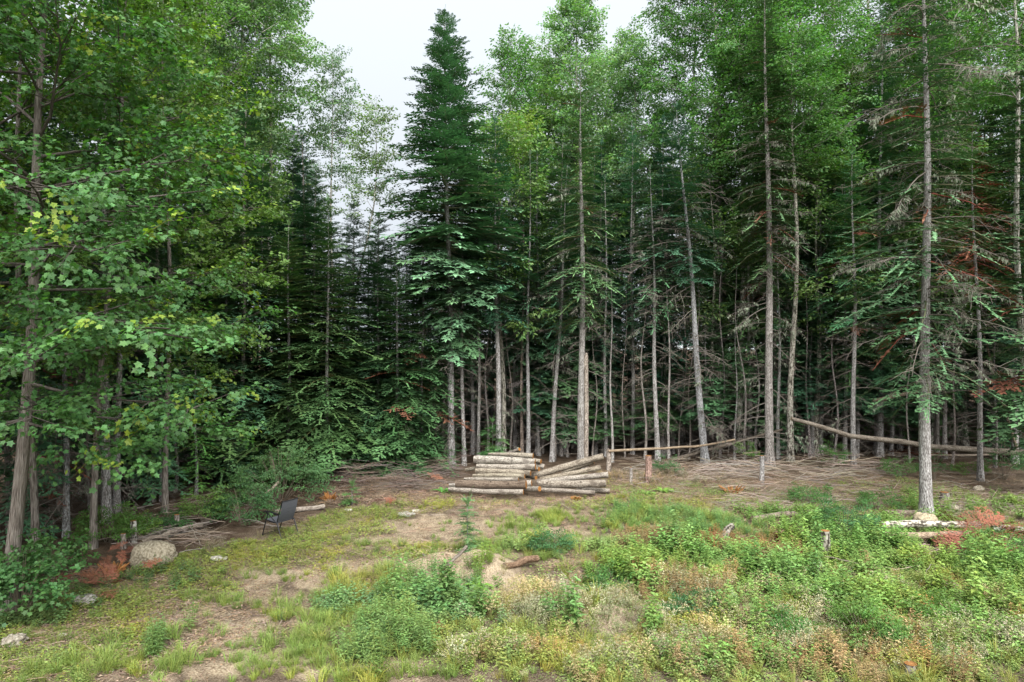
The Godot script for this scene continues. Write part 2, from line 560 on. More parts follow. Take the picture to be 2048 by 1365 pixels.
func make_prototypes() -> void:
	P.fir = [make_bough(11, 1.0, 0.16, 0.026, 0.05), make_bough(11, 1.1, 0.28, 0.026, 0.1), make_bough(10, 0.95, 0.06, 0.027, 0.05)]
	P.thin = [make_bough(10, 0.85, 0.3, 0.025, 0.3), make_bough(10, 0.9, 0.42, 0.025, 0.3)]
	P.far = [make_bough(8, 1.1, 0.22, 0.040, 0.1), make_bough(8, 1.1, 0.3, 0.042, 0.12)]
	P.mid = [make_bough(9, 1.05, 0.2, 0.032, 0.08), make_bough(9, 1.1, 0.3, 0.032, 0.12)]
	P.full = [make_bough(11, 1.05, 0.14, 0.033, 0.04), make_bough(11, 1.1, 0.24, 0.033, 0.06)]
	P.dead = []
	for i in 5: P.dead.append(make_dead_branch(0.0))
	P.lichen = []
	for i in 4: P.lichen.append(make_dead_branch(0.75))
	P.maple = [make_spray("maple", 20, 0.155, 0.15), make_spray("maple", 19, 0.16, 0.25)]
	P.aspen = [make_spray("disc", 44, 0.11, 0.5), make_spray("disc", 40, 0.12, 0.4)]
	P.oval = [make_spray("oval", 34, 0.17, 0.15), make_spray("oval", 32, 0.16, 0.2)]
	P.grass = [make_grass(46, 0.15, 0.2), make_grass(52, 0.24, 0.26), make_grass(46, 0.36, 0.34)]
	P.weed = [make_weed(5, 0.6, 0.16, 0.085, 9, 0.26), make_weed(6, 0.5, 0.14, 0.08, 8, 0.3)]
	P.tall = [make_weed(7, 0.95, 0.17, 0.09, 13, 0.4), make_weed(6, 0.85, 0.19, 0.10, 11, 0.42)]
	P.lance = [make_weed(6, 0.6, 0.12, 0.028, 15, 0.16), make_weed(7, 0.5, 0.11, 0.026, 14, 0.2)]
	P.pale = [make_pale_herb(), make_pale_herb()]
	P.fern = [make_fern(7, 0.55), make_fern(6, 0.5)]
	P.carpet = [make_carpet(), make_carpet()]
	P.litter = [make_litter(), make_litter()]
	P.stick = [make_stick(3), make_stick(5), make_stick(1)]


# ---------------------------------------------------------------- trees
const GREEN_FIR := Color(0.062, 0.145, 0.072)
const GREEN_SPRUCE := Color(0.070, 0.145, 0.060)
const BROWN := Color(0.17, 0.075, 0.048)

func trunk_path(h: float, r: float, lean: Vector3, wob: float, flare: float) -> Array:
	var pts := []
	var rad := []
	var ph := rf(0, TAU)
	for i in 15:
		var t := pow(i / 14.0, 1.35)
		pts.append(Vector3(lean.x * t + wob * sin(t * 7.0 + ph) * t * (1.0 - t) * 2.0, h * t - (0.15 if i == 0 else 0.0), lean.z * t + wob * cos(t * 5.0 + ph) * t * (1.0 - t) * 2.0))
		rad.append(maxf(0.008, r * pow(1.0 - t, 0.78) * (1.0 + flare * exp(-h * t * 3.2))))
	return [pts, rad]

func along(pts: Array, h: float, y: float) -> Vector3:
	for i in range(1, pts.size()):
		if pts[i].y >= y:
			return pts[i - 1].lerp(pts[i], clampf((y - pts[i - 1].y) / maxf(0.001, pts[i].y - pts[i - 1].y), 0.0, 1.0))
	return pts[-1]

# o: base (Vector3), h, r, lean (Vector3 offset of the top), c0 (height where live boughs begin), rad (crown radius), dense, tint, kind (fir, thin, far), dead (how many dead branches), dl (their length), lichen, brown (share of brown boughs)
func conifer(o: Dictionary, called: String, label: String, group := "") -> Node3D:
	var root := thing(called, label, "tree", o.base, group)
	var tp := trunk_path(o.h, o.r, o.get("lean", Vector3.ZERO), o.get("wob", 0.12), 0.55)
	var s := Shape.new()
	s.tube(tp[0], tp[1], o.get("sides", 10), vary(o.get("bark", Color(1, 1, 1)), 0.12), 0.6, Color(0, 0, 0, 0), 0.06)
	part(root, "trunk", s.mesh(), M.spruce)
	var c0: float = o.c0
	var h: float = o.h
	var spots := []
	var pick := []
	var y := c0
	var az := rf(0, TAU)
	var tint: Color = vary(o.get("tint", GREEN_FIR), 0.15)
	var dense: float = o.get("dense", 1.0)
	while y < h - 0.25:
		var t := (y - c0) / (h - c0)
		var prof := pow(1.0 - t, 0.8) * minf(1.0, o.get("skirt", 0.5) + t * 2.2)
		var per := int(round((4.6 + 1.2 * (1.0 - t)) * minf(maxf(1.0, dense), dense + t * 0.3)))
		for k in per:
			az += TAU / maxf(per, 1) + rf(-0.35, 0.35)
			var L: float = (o.rad * prof + 0.22) * rf(0.58, 1.2)
			if rng.randf() < o.get("miss", 0.06) * (1.0 - t):
				continue
			var el := lerpf(-0.28, 0.55, pow(t, 1.2)) + rf(-0.12, 0.12)
			var d := Vector3(cos(az) * cos(el), sin(el), sin(az) * cos(el))
			var b := aim(d, rf(-0.25, 0.25))
			spots.append(Transform3D(b.scaled_local(Vector3(L * rf(0.85, 1.2), L, L)), along(tp[0], h, y + rf(-0.22, 0.22))))
			pick.append(6 + rng.randi() % 2 if rng.randf() < o.get("brown", 0.0) * (1.0 - t) else rng.randi() % 6)
		az += 0.7
		y += o.get("step", 0.36) * (0.55 + 0.45 * (1.0 - t)) * rf(0.85, 1.15)
	var lead := 0.5
	for k in 5:
		var d := Vector3(cos(k * 1.3) * 0.35, 1.0, sin(k * 1.3) * 0.35) if k else Vector3(0.02, 1, 0)
		spots.append(Transform3D(aim(d).scaled_local(Vector3.ONE * lead * (1.0 if k == 0 else 0.6) * Vector3(0.5, 1, 1)), tp[0][-1] - Vector3.UP * lead * 0.5))
		pick.append(k)
	part(root, "crown", merged(P[o.get("kind", "fir")], spots, palette(tint, 0.22) + palette(BROWN, 0.25, 2), pick), M.needle)
	var nd: int = int(o.get("dead", 0) * 0.8)
	var single: bool = o.get("hero", false)
	var twigs := []
	for i in nd:
		var yy := lerpf(o.get("d0", 0.6), minf(o.get("d1", c0 + 2.0), h * 0.85), (i + rng.randf()) / nd)
		var a := rf(0, TAU)
		var el := rf(-0.5, 0.2)
		var d := Vector3(cos(a) * cos(el), sin(el), sin(a) * cos(el))
		var L: float = o.get("dl", 1.3) * rf(0.45, 1.2)
		var q := along(tp[0], h, yy)
		var tr := Transform3D(aim(d, rf(-0.6, 0.6)).scaled_local(Vector3.ONE * L), q)
		var li: bool = rng.randf() < o.get("lichen", 0.15)
		if single:
			part(root, "dead_branch", msh((P.lichen if li else P.dead)[i % 4]), M.twig, tr)
		else:
			twigs.append(tr)
	if twigs.size():
		part(root, "dead_branches", merged(P.dead, twigs, palette(Color(0.9, 0.9, 0.9), 0.25), range(twigs.size()).map(func(k): return k % 6)), M.twig).set_meta("kind", "stuff")
	return root

# o: base, h, r, lean, c0, rad, limbs, spray, size (of a spray), per (sprays on a twig), tint, tip (colour of some outer sprays), mat
func hardwood(o: Dictionary, called: String, label: String, group := "") -> Node3D:
	var root := thing(called, label, "tree", o.base, group)
	var tp := trunk_path(o.h, o.r, o.get("lean", Vector3.ZERO), o.get("wob", 0.3), o.get("flare", 0.5))
	var s := Shape.new()
	s.tube(tp[0], tp[1], 12, o.get("bark", Color(1, 1, 1)), 0.6, Color(0, 0, 0, 0), 0.08)
	part(root, "trunk", s.mesh(), o.get("mat", M.aspen))
	var h: float = o.h
	var spots := []
	var pick := []
	var az := rf(0, TAU)
	var n: int = o.limbs
	var tint: Color = o.tint
	var bias: Vector3 = o.get("bias", Vector3.ZERO)
	var tw := Shape.new()
	for i in n:
		var t := (i + rf(0.1, 0.9)) / n
		var y: float = lerpf(o.c0, h * 0.97, pow(t, o.get("low", 1.0)))
		az += 2.4 + rf(-0.4, 0.4)
		var prof := sin(PI * clampf(0.30 + 0.66 * t, 0.0, 1.0)) if o.get("round", true) else pow(1.0 - t, 0.7) + 0.1
		var L: float = maxf(0.5, o.rad * prof * rf(0.7, 1.15))
		var el: float = lerpf(o.get("e0", 0.15), o.get("e1", 1.05), t) + rf(-0.15, 0.15)
		var d := (Vector3(cos(az) * cos(el), sin(el), sin(az) * cos(el)) + bias * (1.0 - t * 0.6)).normalized()
		var p := along(tp[0], h, y)
		var path := [p]
		var rad := [maxf(0.012, L * 0.0095)]
		for k in 5:
			var u := (k + 1) / 5.0
			d = (d + Vector3(rf(-0.2, 0.2), rf(-0.12, 0.12) + o.get("curl", 0.0), rf(-0.2, 0.2))).normalized()
			path.append(path[-1] + d * L / 5.0)
			rad.append(maxf(0.004, L * 0.0095 * (1.0 - u)))
		tw.tube(path, rad, 5, Color(0.8, 0.8, 0.8))
		var subs := int(3 + L * o.get("subs", 2.2))
		for k in subs:
			var u := clampf(lerpf(0.22, 1.0, (k + 0.5) / subs) + rf(-0.05, 0.05), 0.0, 0.999)
			var seg := u * 5.0
			var q: Vector3 = path[int(seg)].lerp(path[int(seg) + 1], seg - int(seg))
			var sd := d.cross(Vector3.UP).normalized() * (1.0 if k % 2 else -1.0)
			var d2 := (d * rf(0.3, 0.9) + sd * rf(0.4, 1.0) + Vector3(rf(-0.3, 0.3), rf(-0.25, 0.45), rf(-0.3, 0.3))).normalized()
			var l2 := L * rf(0.18, 0.36) * (1.15 - 0.5 * u) + 0.25
			tw.tube([q, q + d2 * l2], [maxf(0.004, L * 0.004), 0.003], 3, Color(0.8, 0.8, 0.8))
			for j in int(o.per):
				var w := q + d2 * l2 * rf(0.1, 1.0)
				var f := (d2 + Vector3(rf(-0.9, 0.9), rf(-0.5, 0.35), rf(-0.9, 0.9))).normalized()
				spots.append(Transform3D(aim(f, rf(-0.4, 0.4)).scaled_local(Vector3.ONE * o.size * rf(0.75, 1.2)), w))
				var new_growth: bool = o.has("tip") and u > 0.6 and rng.randf() < o.get("tips", 0.2)  # some outer sprays, picked at random, carry yellow-green young leaves
				pick.append(6 + rng.randi() % 3 if new_growth else rng.randi() % 6)
	grown.append([o.spray, h, root])
	part(root, "limbs", tw.mesh(), o.get("mat", M.aspen)).set_meta("kind", "stuff")
	part(root, "crown", merged(P[o.spray], spots, palette(tint, 0.18) + palette(o.get("tip", tint), 0.18, 3), pick), M.leaf)
	return root

func stand(o: Dictionary) -> Dictionary:   # fills in base, height, radius and lean from what the photograph shows of a tree
	var b: Vector3
	if o.has("d"):
		b = at(o.px, 682.5, o.d)
		b.y = height(b.x, b.z)
	else:
		b = ground(o.px, o.py)
	var d := -b.z
	o.base = b
	o.r = o.w * 0.44 * d / FOCAL
	var top := at(o.tx, o.top, d)
	o.h = top.y - b.y
	o.lean = Vector3(top.x - b.x, 0, o.get("lz", 0.0))
	o.c0 = at(o.tx, o.cy, d).y - b.y
	if o.has("dy0"): o.d0 = maxf(0.3, at(o.tx, o.dy0, d).y - b.y)
	if o.has("dy1"): o.d1 = at(o.tx, o.dy1, d).y - b.y
	return o


func _ready() -> void:
	rng.seed = 20240711
	nz.seed = 4
	nz.frequency = 0.35
	nz.fractal_octaves = 4
	nz2.seed = 9
	nz2.frequency = 0.5
	nz2.fractal_octaves = 5
	# camera, sky, sun and exposure
	var cam := Camera3D.new()
	cam.name = "camera"
	cam.position = EYE
	cam.fov = 53.13
	cam.near = 0.1
	cam.far = 2000.0
	add_child(cam)
	cam.current = true
	var env := Environment.new()
	var sm := ProceduralSkyMaterial.new()
	sm.sky_horizon_color = Color(0.104, 0.1115, 0.1215).linear_to_srgb()
	sm.sky_top_color = Color(0.216, 0.230, 0.247).linear_to_srgb()   # an overcast sky is brightest overhead
	sm.sky_curve = 1.1
	sm.ground_bottom_color = Color(0.35, 0.36, 0.33)
	sm.ground_horizon_color = Color(0.6, 0.62, 0.62)
	var sky := Sky.new()
	sky.sky_material = sm
	env.background_mode = Environment.BG_SKY
	env.sky = sky
	env.tonemap_mode = Environment.TONE_MAPPER_LINEAR
	env.tonemap_exposure = 7.2
	env.sdfgi_enabled = true
	env.ssao_enabled = true
	env.ssil_enabled = true
	var we := WorldEnvironment.new()
	we.name = "environment"
	we.environment = env
	add_child(we)
	var sun := DirectionalLight3D.new()
	sun.name = "overcast_sun"
	sun.light_energy = 0.5
	sun.light_angular_distance = 75.0
	sun.light_color = Color(1.0, 0.995, 0.985)
	sun.shadow_enabled = true
	sun.sky_mode = DirectionalLight3D.SKY_MODE_LIGHT_ONLY
	sun.rotation_degrees = Vector3(-53, 16, 0)
	add_child(sun)
	make_materials()
	make_prototypes()
	build_ground()
	build_trees()
	build_copies()
	build_understory()
	build_deep_forest()
	build_log_pile()
	build_timber()
	build_rocks()
	build_chair()
	build_brush()
	build_plants()
	build_cover()


# ---------------------------------------------------------------- the ground
const SAND := Color(0.50, 0.42, 0.305)
const SOIL := Color(0.365, 0.298, 0.216)
const LITTER := Color(0.205, 0.165, 0.125)
const DUFF := Color(0.135, 0.098, 0.072)   # brown fallen needles

func edge_of_forest(x: float) -> float:   # z of the line where the trees begin
	var pts := [[-40.0, -9.0], [-11.5, -11.5], [-9.5, -13.5], [-8.0, -16.8], [-5.8, -19.8], [-5.0, -22.5], [-1.5, -25.5], [3.0, -26.5], [12.0, -27.5], [20.0, -27.0], [60.0, -26.0]]
	for i in range(1, pts.size()):
		if x <= pts[i][0]:
			return lerpf(pts[i - 1][1], pts[i][1], (x - pts[i - 1][0]) / (pts[i][0] - pts[i - 1][0]))
	return -26.0

func sand_at(x: float, z: float) -> float:   # 0 to 1: how bare and sandy the soil is
	var p := Vector2(x, z)
	var k := 0.0
	for q in SANDY:
		k = maxf(k, q[4] * bump(p, Vector2(q[0], q[1]), q[2], q[3]))
	return k

var SANDY := []

func build_ground() -> void:
	# pixel x, y of a bare spot, half widths in pixels, how bare
	for q in [[480, 1330, 110, 35, .9], [420, 1230, 110, 30, .8], [520, 1190, 120, 26, .85], [640, 1165, 90, 20, .9], [690, 1130, 120, 16, .7], [780, 1080, 130, 20, .8], [900, 1050, 150, 22, .9], [1080, 1065, 150, 14, .95], [1160, 1078, 70, 14, .7], [1000, 1010, 160, 14, .75], [760, 1340, 110, 18, 1.], [640, 1350, 80, 20, .9], [850, 1140, 80, 24, 1.4], [860, 1060, 160, 26, .9], [470, 1260, 130, 40, .8], [560, 1150, 110, 18, .8], [950, 1150, 90, 45, 1.4], [1000, 1190, 50, 26, 1.3], [1215, 1240, 45, 40, 1.], [1230, 1290, 40, 30, .7], [700, 1270, 50, 30, .6], [1150, 1010, 120, 12, .5], [700, 1220, 40, 20, .8]]:
		var c := ground(q[0], q[1])
		var d := -c.z
		SANDY.append([c.x, c.z, q[2] * d / FOCAL, q[3] * d * d / FOCAL / EYE.y, q[4]])
	var xs := []
	var x := -16.0
	while x <= 17.0:
		xs.append(x); x += 0.14
	var far := 0.3
	var lo := -16.0
	while far < 160.0:
		lo -= far
		xs.push_front(lo); xs.append(33.0 - lo - 16.0 + 0.0); far *= 1.35
	var zs := []
	var z := 12.0
	while z > -8.0:
		zs.append(z); z -= 1.0
	while z > -33.0:
		zs.append(z); z -= 0.14
	far = 0.3
	while z > -420.0:
		zs.append(z); z -= far; far *= 1.2
	var verts := PackedVector3Array()
	var norms := PackedVector3Array()
	var cols := PackedColorArray()
	var idx := PackedInt32Array()
	for j in zs.size():
		for i in xs.size():
			var px: float = xs[i]
			var pz: float = zs[j]
			verts.append(Vector3(px, height(px, pz), pz))
			norms.append(Vector3(height(px - 0.1, pz) - height(px + 0.1, pz), 0.2, height(px, pz - 0.1) - height(px, pz + 0.1)).normalized())
			var n1 := nz2.get_noise_2d(px * 1.1, pz * 1.1)
			var n2 := nz2.get_noise_2d(px * 4.0 + 50.0, pz * 4.0)
			var n3 := nz2.get_noise_2d(px * 9.0, pz * 9.0 + 30.0)
			var bare := clampf(sand_at(px, pz) * 1.15 + n1 * 0.35 + n2 * 0.3, 0.0, 1.0)
			var col := LITTER.lerp(SOIL, smoothstep(-0.25, 0.35, n1 + n2 * 0.6)).lerp(SAND, smoothstep(0.35, 0.8, bare))
			if edge_of_forest(px) - pz + n1 * 3.0 + n2 * 2.0 > 0.4:   # under the conifers needles cover the soil
				col = DUFF.lerp(LITTER, clampf(0.3 + n2, 0.0, 1.0))
			col = col * (1.0 + n3 * 0.35 + n2 * 0.2)
			cols.append(Color(col.r, col.g, col.b))
	for j in zs.size() - 1:
		for i in xs.size() - 1:
			var a := j * xs.size() + i
			var b := a + xs.size()
			idx.append_array([a, b, a + 1, a + 1, b, b + 1])
	var arr := []
	arr.resize(Mesh.ARRAY_MAX)
	arr[Mesh.ARRAY_VERTEX] = verts
	arr[Mesh.ARRAY_NORMAL] = norms
	arr[Mesh.ARRAY_COLOR] = cols
	arr[Mesh.ARRAY_INDEX] = idx
	var m := ArrayMesh.new()
	m.add_surface_from_arrays(Mesh.PRIMITIVE_TRIANGLES, arr)
	var o := part(self, "ground", m, M.ground)
	tag(o, "bare sandy soil of the clearing running into dark forest floor", "ground", "", "structure")


# ---------------------------------------------------------------- the trees one can tell apart
func build_trees() -> void:
	var near := "spruces and firs along the edge of the clearing"
	# the tall fir and its neighbours behind the log pile
	conifer(stand({px = 903, d = 28.0, w = 17, tx = 888, top = 22, cy = 690, rad = 3.8, kind = "full", dense = 1.3, step = 0.25, skirt = 0.3, tint = Color(0.100, 0.200, 0.092), dead = 46, dy0 = 880, dy1 = 520, dl = 1.7, hero = true, miss = 0.2, lichen = 0.1}), "fir_tree", "tall pointed blue-green fir rising alone against the open sky behind the log pile", near)
	conifer(stand({px = 928, d = 28.6, w = 10, tx = 920, top = 300, cy = 720, rad = 1.4, dense = 0.7, kind = "thin", dead = 40, dy0 = 890, dy1 = 560, dl = 1.2, hero = true}), "spruce_tree", "thin straight spruce just beside the tall pointed fir's trunk", near)
	conifer(stand({px = 957, d = 30.0, w = 8, tx = 955, top = 330, cy = 660, rad = 1.4, dense = 0.7, kind = "thin", dead = 40, dy0 = 890, dy1 = 520, dl = 1.2, hero = true}), "spruce_tree", "very slim dark spruce between two thicker trunks behind the log stack", near)
	conifer(stand({px = 997, d = 28.8, w = 14, tx = 990, top = 235, cy = 640, rad = 2.2, dense = 0.95, tint = Color(0.060, 0.156, 0.088), dead = 50, dy0 = 890, dy1 = 440, dl = 1.5, hero = true, brown = 0.03}), "fir_tree", "fir with a broken bushy top standing behind the logs' peak", near)
	conifer(stand({px = 1044, d = 30.0, w = 8, tx = 1046, top = 330, cy = 680, rad = 1.5, kind = "thin", dense = 0.7, dead = 34, dy0 = 890, dy1 = 560, dl = 1.1, bark = Color(0.8, 0.65, 0.55)}), "spruce_tree", "reddish-barked slim spruce, one of a close pair behind the pile", near)
	conifer(stand({px = 1056, d = 29.2, w = 10, tx = 1060, top = 300, cy = 700, rad = 1.5, kind = "thin", dense = 0.7, dead = 34, dy0 = 890, dy1 = 560, dl = 1.1}), "spruce_tree", "grey slim spruce, the other of a close pair behind the pile", near)
	conifer(stand({px = 1104, d = 29.0, w = 11, tx = 1135, top = 330, cy = 690, rad = 1.6, kind = "thin", dense = 0.8, dead = 44, dy0 = 890, dy1 = 560, dl = 1.4, hero = true}), "spruce_tree", "slim spruce leaning over the gap between the two log stacks", near)
	conifer(stand({px = 1163, d = 27.6, w = 18, tx = 1162, top = 125, cy = 640, rad = 2.1, kind = "thin", dense = 0.95, step = 0.3, tint = Color(0.075, 0.150, 0.058), dead = 60, dy0 = 890, dy1 = 350, dl = 1.6, hero = true, lichen = 0.3, brown = 0.06}), "spruce_tree", "pale-barked spruce with a thin yellowish crown behind the slanting logs", near)
	conifer(stand({px = 1212, d = 30.2, w = 9, tx = 1210, top = 350, cy = 700, rad = 1.2, kind = "thin", dense = 0.7, dead = 36, dy0 = 890, dy1 = 560, dl = 1.3}), "spruce_tree", "slim brown spruce beside the snapped stem's post", near)
	conifer(stand({px = 1225, d = 28.4, w = 6, tx = 1222, top = 560, cy = 620, rad = 0.7, kind = "thin", dense = 0.6, dead = 22, dy0 = 880, dy1 = 600, dl = 0.8}), "spruce_tree", "pole-thin pale spruce at the end of the slanting logs", near)
	conifer(stand({px = 1316, d = 28.6, w = 12, tx = 1300, top = 330, cy = 640, rad = 1.8, kind = "thin", dense = 0.8, dead = 70, dy0 = 900, dy1 = 420, dl = 1.7, hero = true}), "spruce_tree", "brown spruce with combs of dead twigs behind the small cut post", near)
	conifer(stand({px = 1338, d = 28.8, w = 6, tx = 1334, top = 470, cy = 540, rad = 0.7, kind = "thin", dense = 0.6, dead = 26, dy0 = 900, dy1 = 560, dl = 0.9}), "spruce_tree", "whip-thin pale stem standing beside a twiggy brown spruce", near)
	conifer(stand({px = 1411, d = 28.4, w = 17, tx = 1352, top = 205, cy = 560, rad = 2.2, dense = 0.9, tint = Color(0.056, 0.137, 0.072), dead = 90, dy0 = 900, dy1 = 360, dl = 1.9, hero = true, lichen = 0.2}), "spruce_tree", "leaning grey spruce with long drooping dead twigs down its whole stem", near)
	conifer(stand({px = 1470, d = 29.5, w = 5, tx = 1472, top = 640, cy = 740, rad = 0.8, kind = "thin", dense = 0.6, dead = 16, dy0 = 900, dy1 = 760, dl = 0.8}), "spruce_tree", "small twin-stemmed pole spruce between the leaning and the lichened spruce", near)
	conifer(stand({px = 1540, d = 28.2, w = 20, tx = 1530, top = -60, cy = 560, rad = 2.2, kind = "thin", dense = 0.95, step = 0.3, tint = Color(0.070, 0.130, 0.055), dead = 95, dy0 = 890, dy1 = 260, dl = 1.9, hero = true, lichen = 0.6, brown = 0.13}), "spruce_tree", "straight pale spruce hung with lichen, many brown boughs in its crown", near)
	conifer(stand({px = 1557, d = 29.6, w = 9, tx = 1556, top = 420, cy = 640, rad = 1.2, kind = "thin", dense = 0.6, dead = 24, dy0 = 900, dy1 = 660, dl = 1.1}), "spruce_tree", "dark slim stem squeezed between the lichened spruce and a mottled trunk", near)
	conifer(stand({px = 1708, d = 28.0, w = 12, tx = 1705, top = 300, cy = 640, rad = 1.9, dense = 0.9, tint = Color(0.070, 0.174, 0.081), dead = 44, dy0 = 890, dy1 = 600, dl = 1.5, hero = true, brown = 0.06, lichen = 0.3}), "fir_tree", "small straight fir with bluish boughs in front of the fallen trunk", near)
	conifer(stand({px = 1853, py = 1040, w = 26, tx = 1846, top = -240, cy = 780, rad = 2.9, kind = "thin", dense = 0.95, step = 0.42, tint = Color(0.068, 0.138, 0.062), dead = 120, dy0 = 760, dy1 = -100, dl = 2.1, hero = true, lichen = 0.65, brown = 0.07, miss = 0.25, sides = 16, bark = Color(1.9, 1.88, 1.88)}), "spruce_tree", "big grey spruce standing out in the clearing with a pale rock at its foot", near)
	conifer(stand({px = 1962, d = 25.6, w = 12, tx = 1945, top = 240, cy = 560, rad = 1.9, kind = "thin", dense = 0.9, tint = Color(0.100, 0.128, 0.048), dead = 70, dy0 = 890, dy1 = 440, dl = 1.6, hero = true, brown = 0.95}), "spruce_tree", "dying spruce with rust-brown boughs above the fallen trunk's butt", near)
	conifer(stand({px = 2030, d = 29.0, w = 14, tx = 2040, top = 60, cy = 700, rad = 2.2, dense = 1.0, tint = Color(0.082, 0.165, 0.055), dead = 30, dy0 = 890, dy1 = 700, dl = 1.4, brown = 0.03}), "fir_tree", "yellow-green fir with low boughs beside the dying spruce", near)
	conifer(stand({px = 1640, d = 31.0, w = 13, tx = 1645, top = 120, cy = 700, rad = 2.4, dense = 1.0, tint = Color(0.064, 0.156, 0.072), dead = 30, dy0 = 900, dy1 = 700, dl = 1.4}), "fir_tree", "dense dark fir standing behind the tangle of bent saplings", near)
	conifer(stand({px = 1760, d = 30.5, w = 14, tx = 1765, top = 20, cy = 760, rad = 2.5, dense = 1.0, tint = Color(0.064, 0.156, 0.072), dead = 24, dy0 = 900, dy1 = 760, dl = 1.4}), "fir_tree", "broad fir with low green boughs behind the big grey spruce", near)
	# the dark wall of young firs and spruces across from the chair
	var wall := "young firs crowded behind the chair"
	var rows := [[300, 25.5, 420, 905, 1.7, "slim young fir with bare lower stem behind the alder bushes"], [382, 26.0, 330, 800, 1.9, "young fir half hidden by drooping maple boughs"], [455, 25.2, 395, 880, 2.0, "young fir with boughs almost to the ground behind the leafy shrubs"], [520, 27.0, 300, 820, 2.2, "dark fir with drooping boughs between two lighter young firs"], [575, 25.6, 440, 905, 1.9, "light green young fir straight behind the folding chair"], [628, 27.4, 330, 880, 2.1, "tall young fir at the deepest corner of the clearing"], [655, 25.8, 400, 905, 1.7, "bushy young fir over the broken orange stump"], [706, 28.5, 395, 900, 1.8, "fir with a narrow top below the gap of open sky"], [752, 27.5, 430, 900, 1.8, "dark fir between the sky gap and the brush heap"], [792, 26.6, 500, 830, 1.7, "dull fir with many dead lower twigs beside the brush heap"], [845, 27.8, 380, 760, 2.0, "fir leaning its boughs against the tall pointed fir"]]
	var wall_made := []
	for q in rows:
		var o := stand({px = q[0], d = q[1], w = 11, tx = q[0] + rf(-8, 8), top = q[2], cy = q[3] + 25, rad = q[4] + 0.35, kind = "mid", dense = 1.15, step = 0.27, skirt = 0.8, tint = [Color(0.064, 0.140, 0.052), Color(0.055, 0.124, 0.058), Color(0.072, 0.146, 0.050)][int(q[0]) % 3], dead = 14, dy0 = 930, dy1 = 800, dl = 1.2, brown = 0.01})
		if wall_made.size() < 5:
			wall_made.append([conifer(o, "fir_tree", q[5], wall), o.h])
		else:
			var w: Array = wall_made[rng.randi() % 5]
			var t: Node3D = w[0].duplicate()
			t.name = numbered("fir_tree")
			tag(t, q[5], "tree", wall)
			add_child(t)
			t.transform = Transform3D(Basis(Vector3.UP, rf(0, TAU)).scaled(Vector3(rf(0.9, 1.1), o.h / w[1], rf(0.9, 1.1))), o.base)
	# conifers among the maples
	conifer(stand({px = 212, py = 1046, w = 20, tx = 205, top = -160, cy = 560, rad = 2.0, kind = "thin", dense = 0.7, dead = 70, dy0 = 1000, dy1 = 380, dl = 1.5, hero = true, lichen = 0.5, bark = Color(1.05, 1.05, 1.05)}), "spruce_tree", "grey ring-barked spruce, the thicker of two touching trunks behind the boulder", near)
	conifer(stand({px = 233, d = 20.4, w = 15, tx = 246, top = 60, cy = 560, rad = 1.6, kind = "thin", dense = 0.7, dead = 50, dy0 = 1000, dy1 = 500, dl = 1.4, hero = true}), "spruce_tree", "the thinner of two touching trunks behind the boulder, with dead twigs", near)
	conifer(stand({px = 132, py = 1075, w = 14, tx = 122, top = 180, cy = 640, rad = 1.5, kind = "thin", dense = 0.7, dead = 70, dy0 = 1040, dy1 = 600, dl = 1.5, hero = true}), "spruce_tree", "brown spruce stem with bare arching twigs between the maple and twin trunks", near)
	conifer(stand({px = 322, d = 22.0, w = 7, tx = 322, top = 560, cy = 900, rad = 1.2, kind = "thin", dense = 0.8, dead = 20, dy0 = 1000, dy1 = 800, dl = 0.8}), "spruce_tree", "spindly young spruce with sparse low boughs beyond the boulder", near)
	conifer(stand({px = 392, d = 23.0, w = 7, tx = 390, top = 640, cy = 960, rad = 1.3, kind = "thin", dense = 0.9, dead = 12, dy0 = 980, dy1 = 860, dl = 0.8, tint = Color(0.090, 0.211, 0.048)}), "spruce_tree", "small bright spruce with ragged boughs near the wooden posts", near)
	# maples on the near edge
	var lush := Color(1.2, 1.0, 1.1) * Color(0.088, 0.196, 0.042)
	hardwood(stand({px = 18, py = 1232, w = 31, tx = 118, top = -420, cy = 850, rad = 4.4, limbs = 38, spray = "maple", size = 0.62, per = 4, subs = 2.6, tint = Color(0.085, 0.204, 0.069), tip = Color(0.212, 0.324, 0.053), tips = 0.1, mat = M.maple, flare = 1.1, e0 = -0.12, e1 = 0.9, curl = -0.03, bias = Vector3(0.45, 0, 0.22), low = 1.35}), "maple_tree", "thick furrowed maple at the clearing's corner, boughs of lobed leaves drooping low", "maples at the clearing's corner")
	hardwood(stand({px = -40, d = 13.6, w = 30, tx = -5, top = -420, cy = 700, rad = 4.2, limbs = 20, spray = "maple", size = 0.62, per = 4, subs = 2.4, tint = Color(0.081, 0.189, 0.062), tip = Color(0.245, 0.352, 0.060), tips = 0.12, mat = M.maple, e0 = 0.0, e1 = 0.9, bias = Vector3(0.4, 0, 0.0)}), "maple_tree", "second maple trunk, half cut off, close beside the thick furrowed one", "maples at the clearing's corner")
	hardwood(stand({px = 185, d = 17.0, w = 15, tx = 270, top = -300, cy = 740, rad = 3.6, limbs = 26, spray = "maple", size = 0.6, per = 4, subs = 2.6, tint = lush, tip = Color(0.245, 0.365, 0.067), tips = 0.1, mat = M.maple, e0 = -0.05, e1 = 0.9, bias = Vector3(0.2, 0, 0.05)}), "maple_tree", "slender maple whose leaves mix with the grey spruces' dead twigs", "maples at the clearing's corner")
	# aspens and birches
	var asp := Color(0.14, 0.25, 0.095)
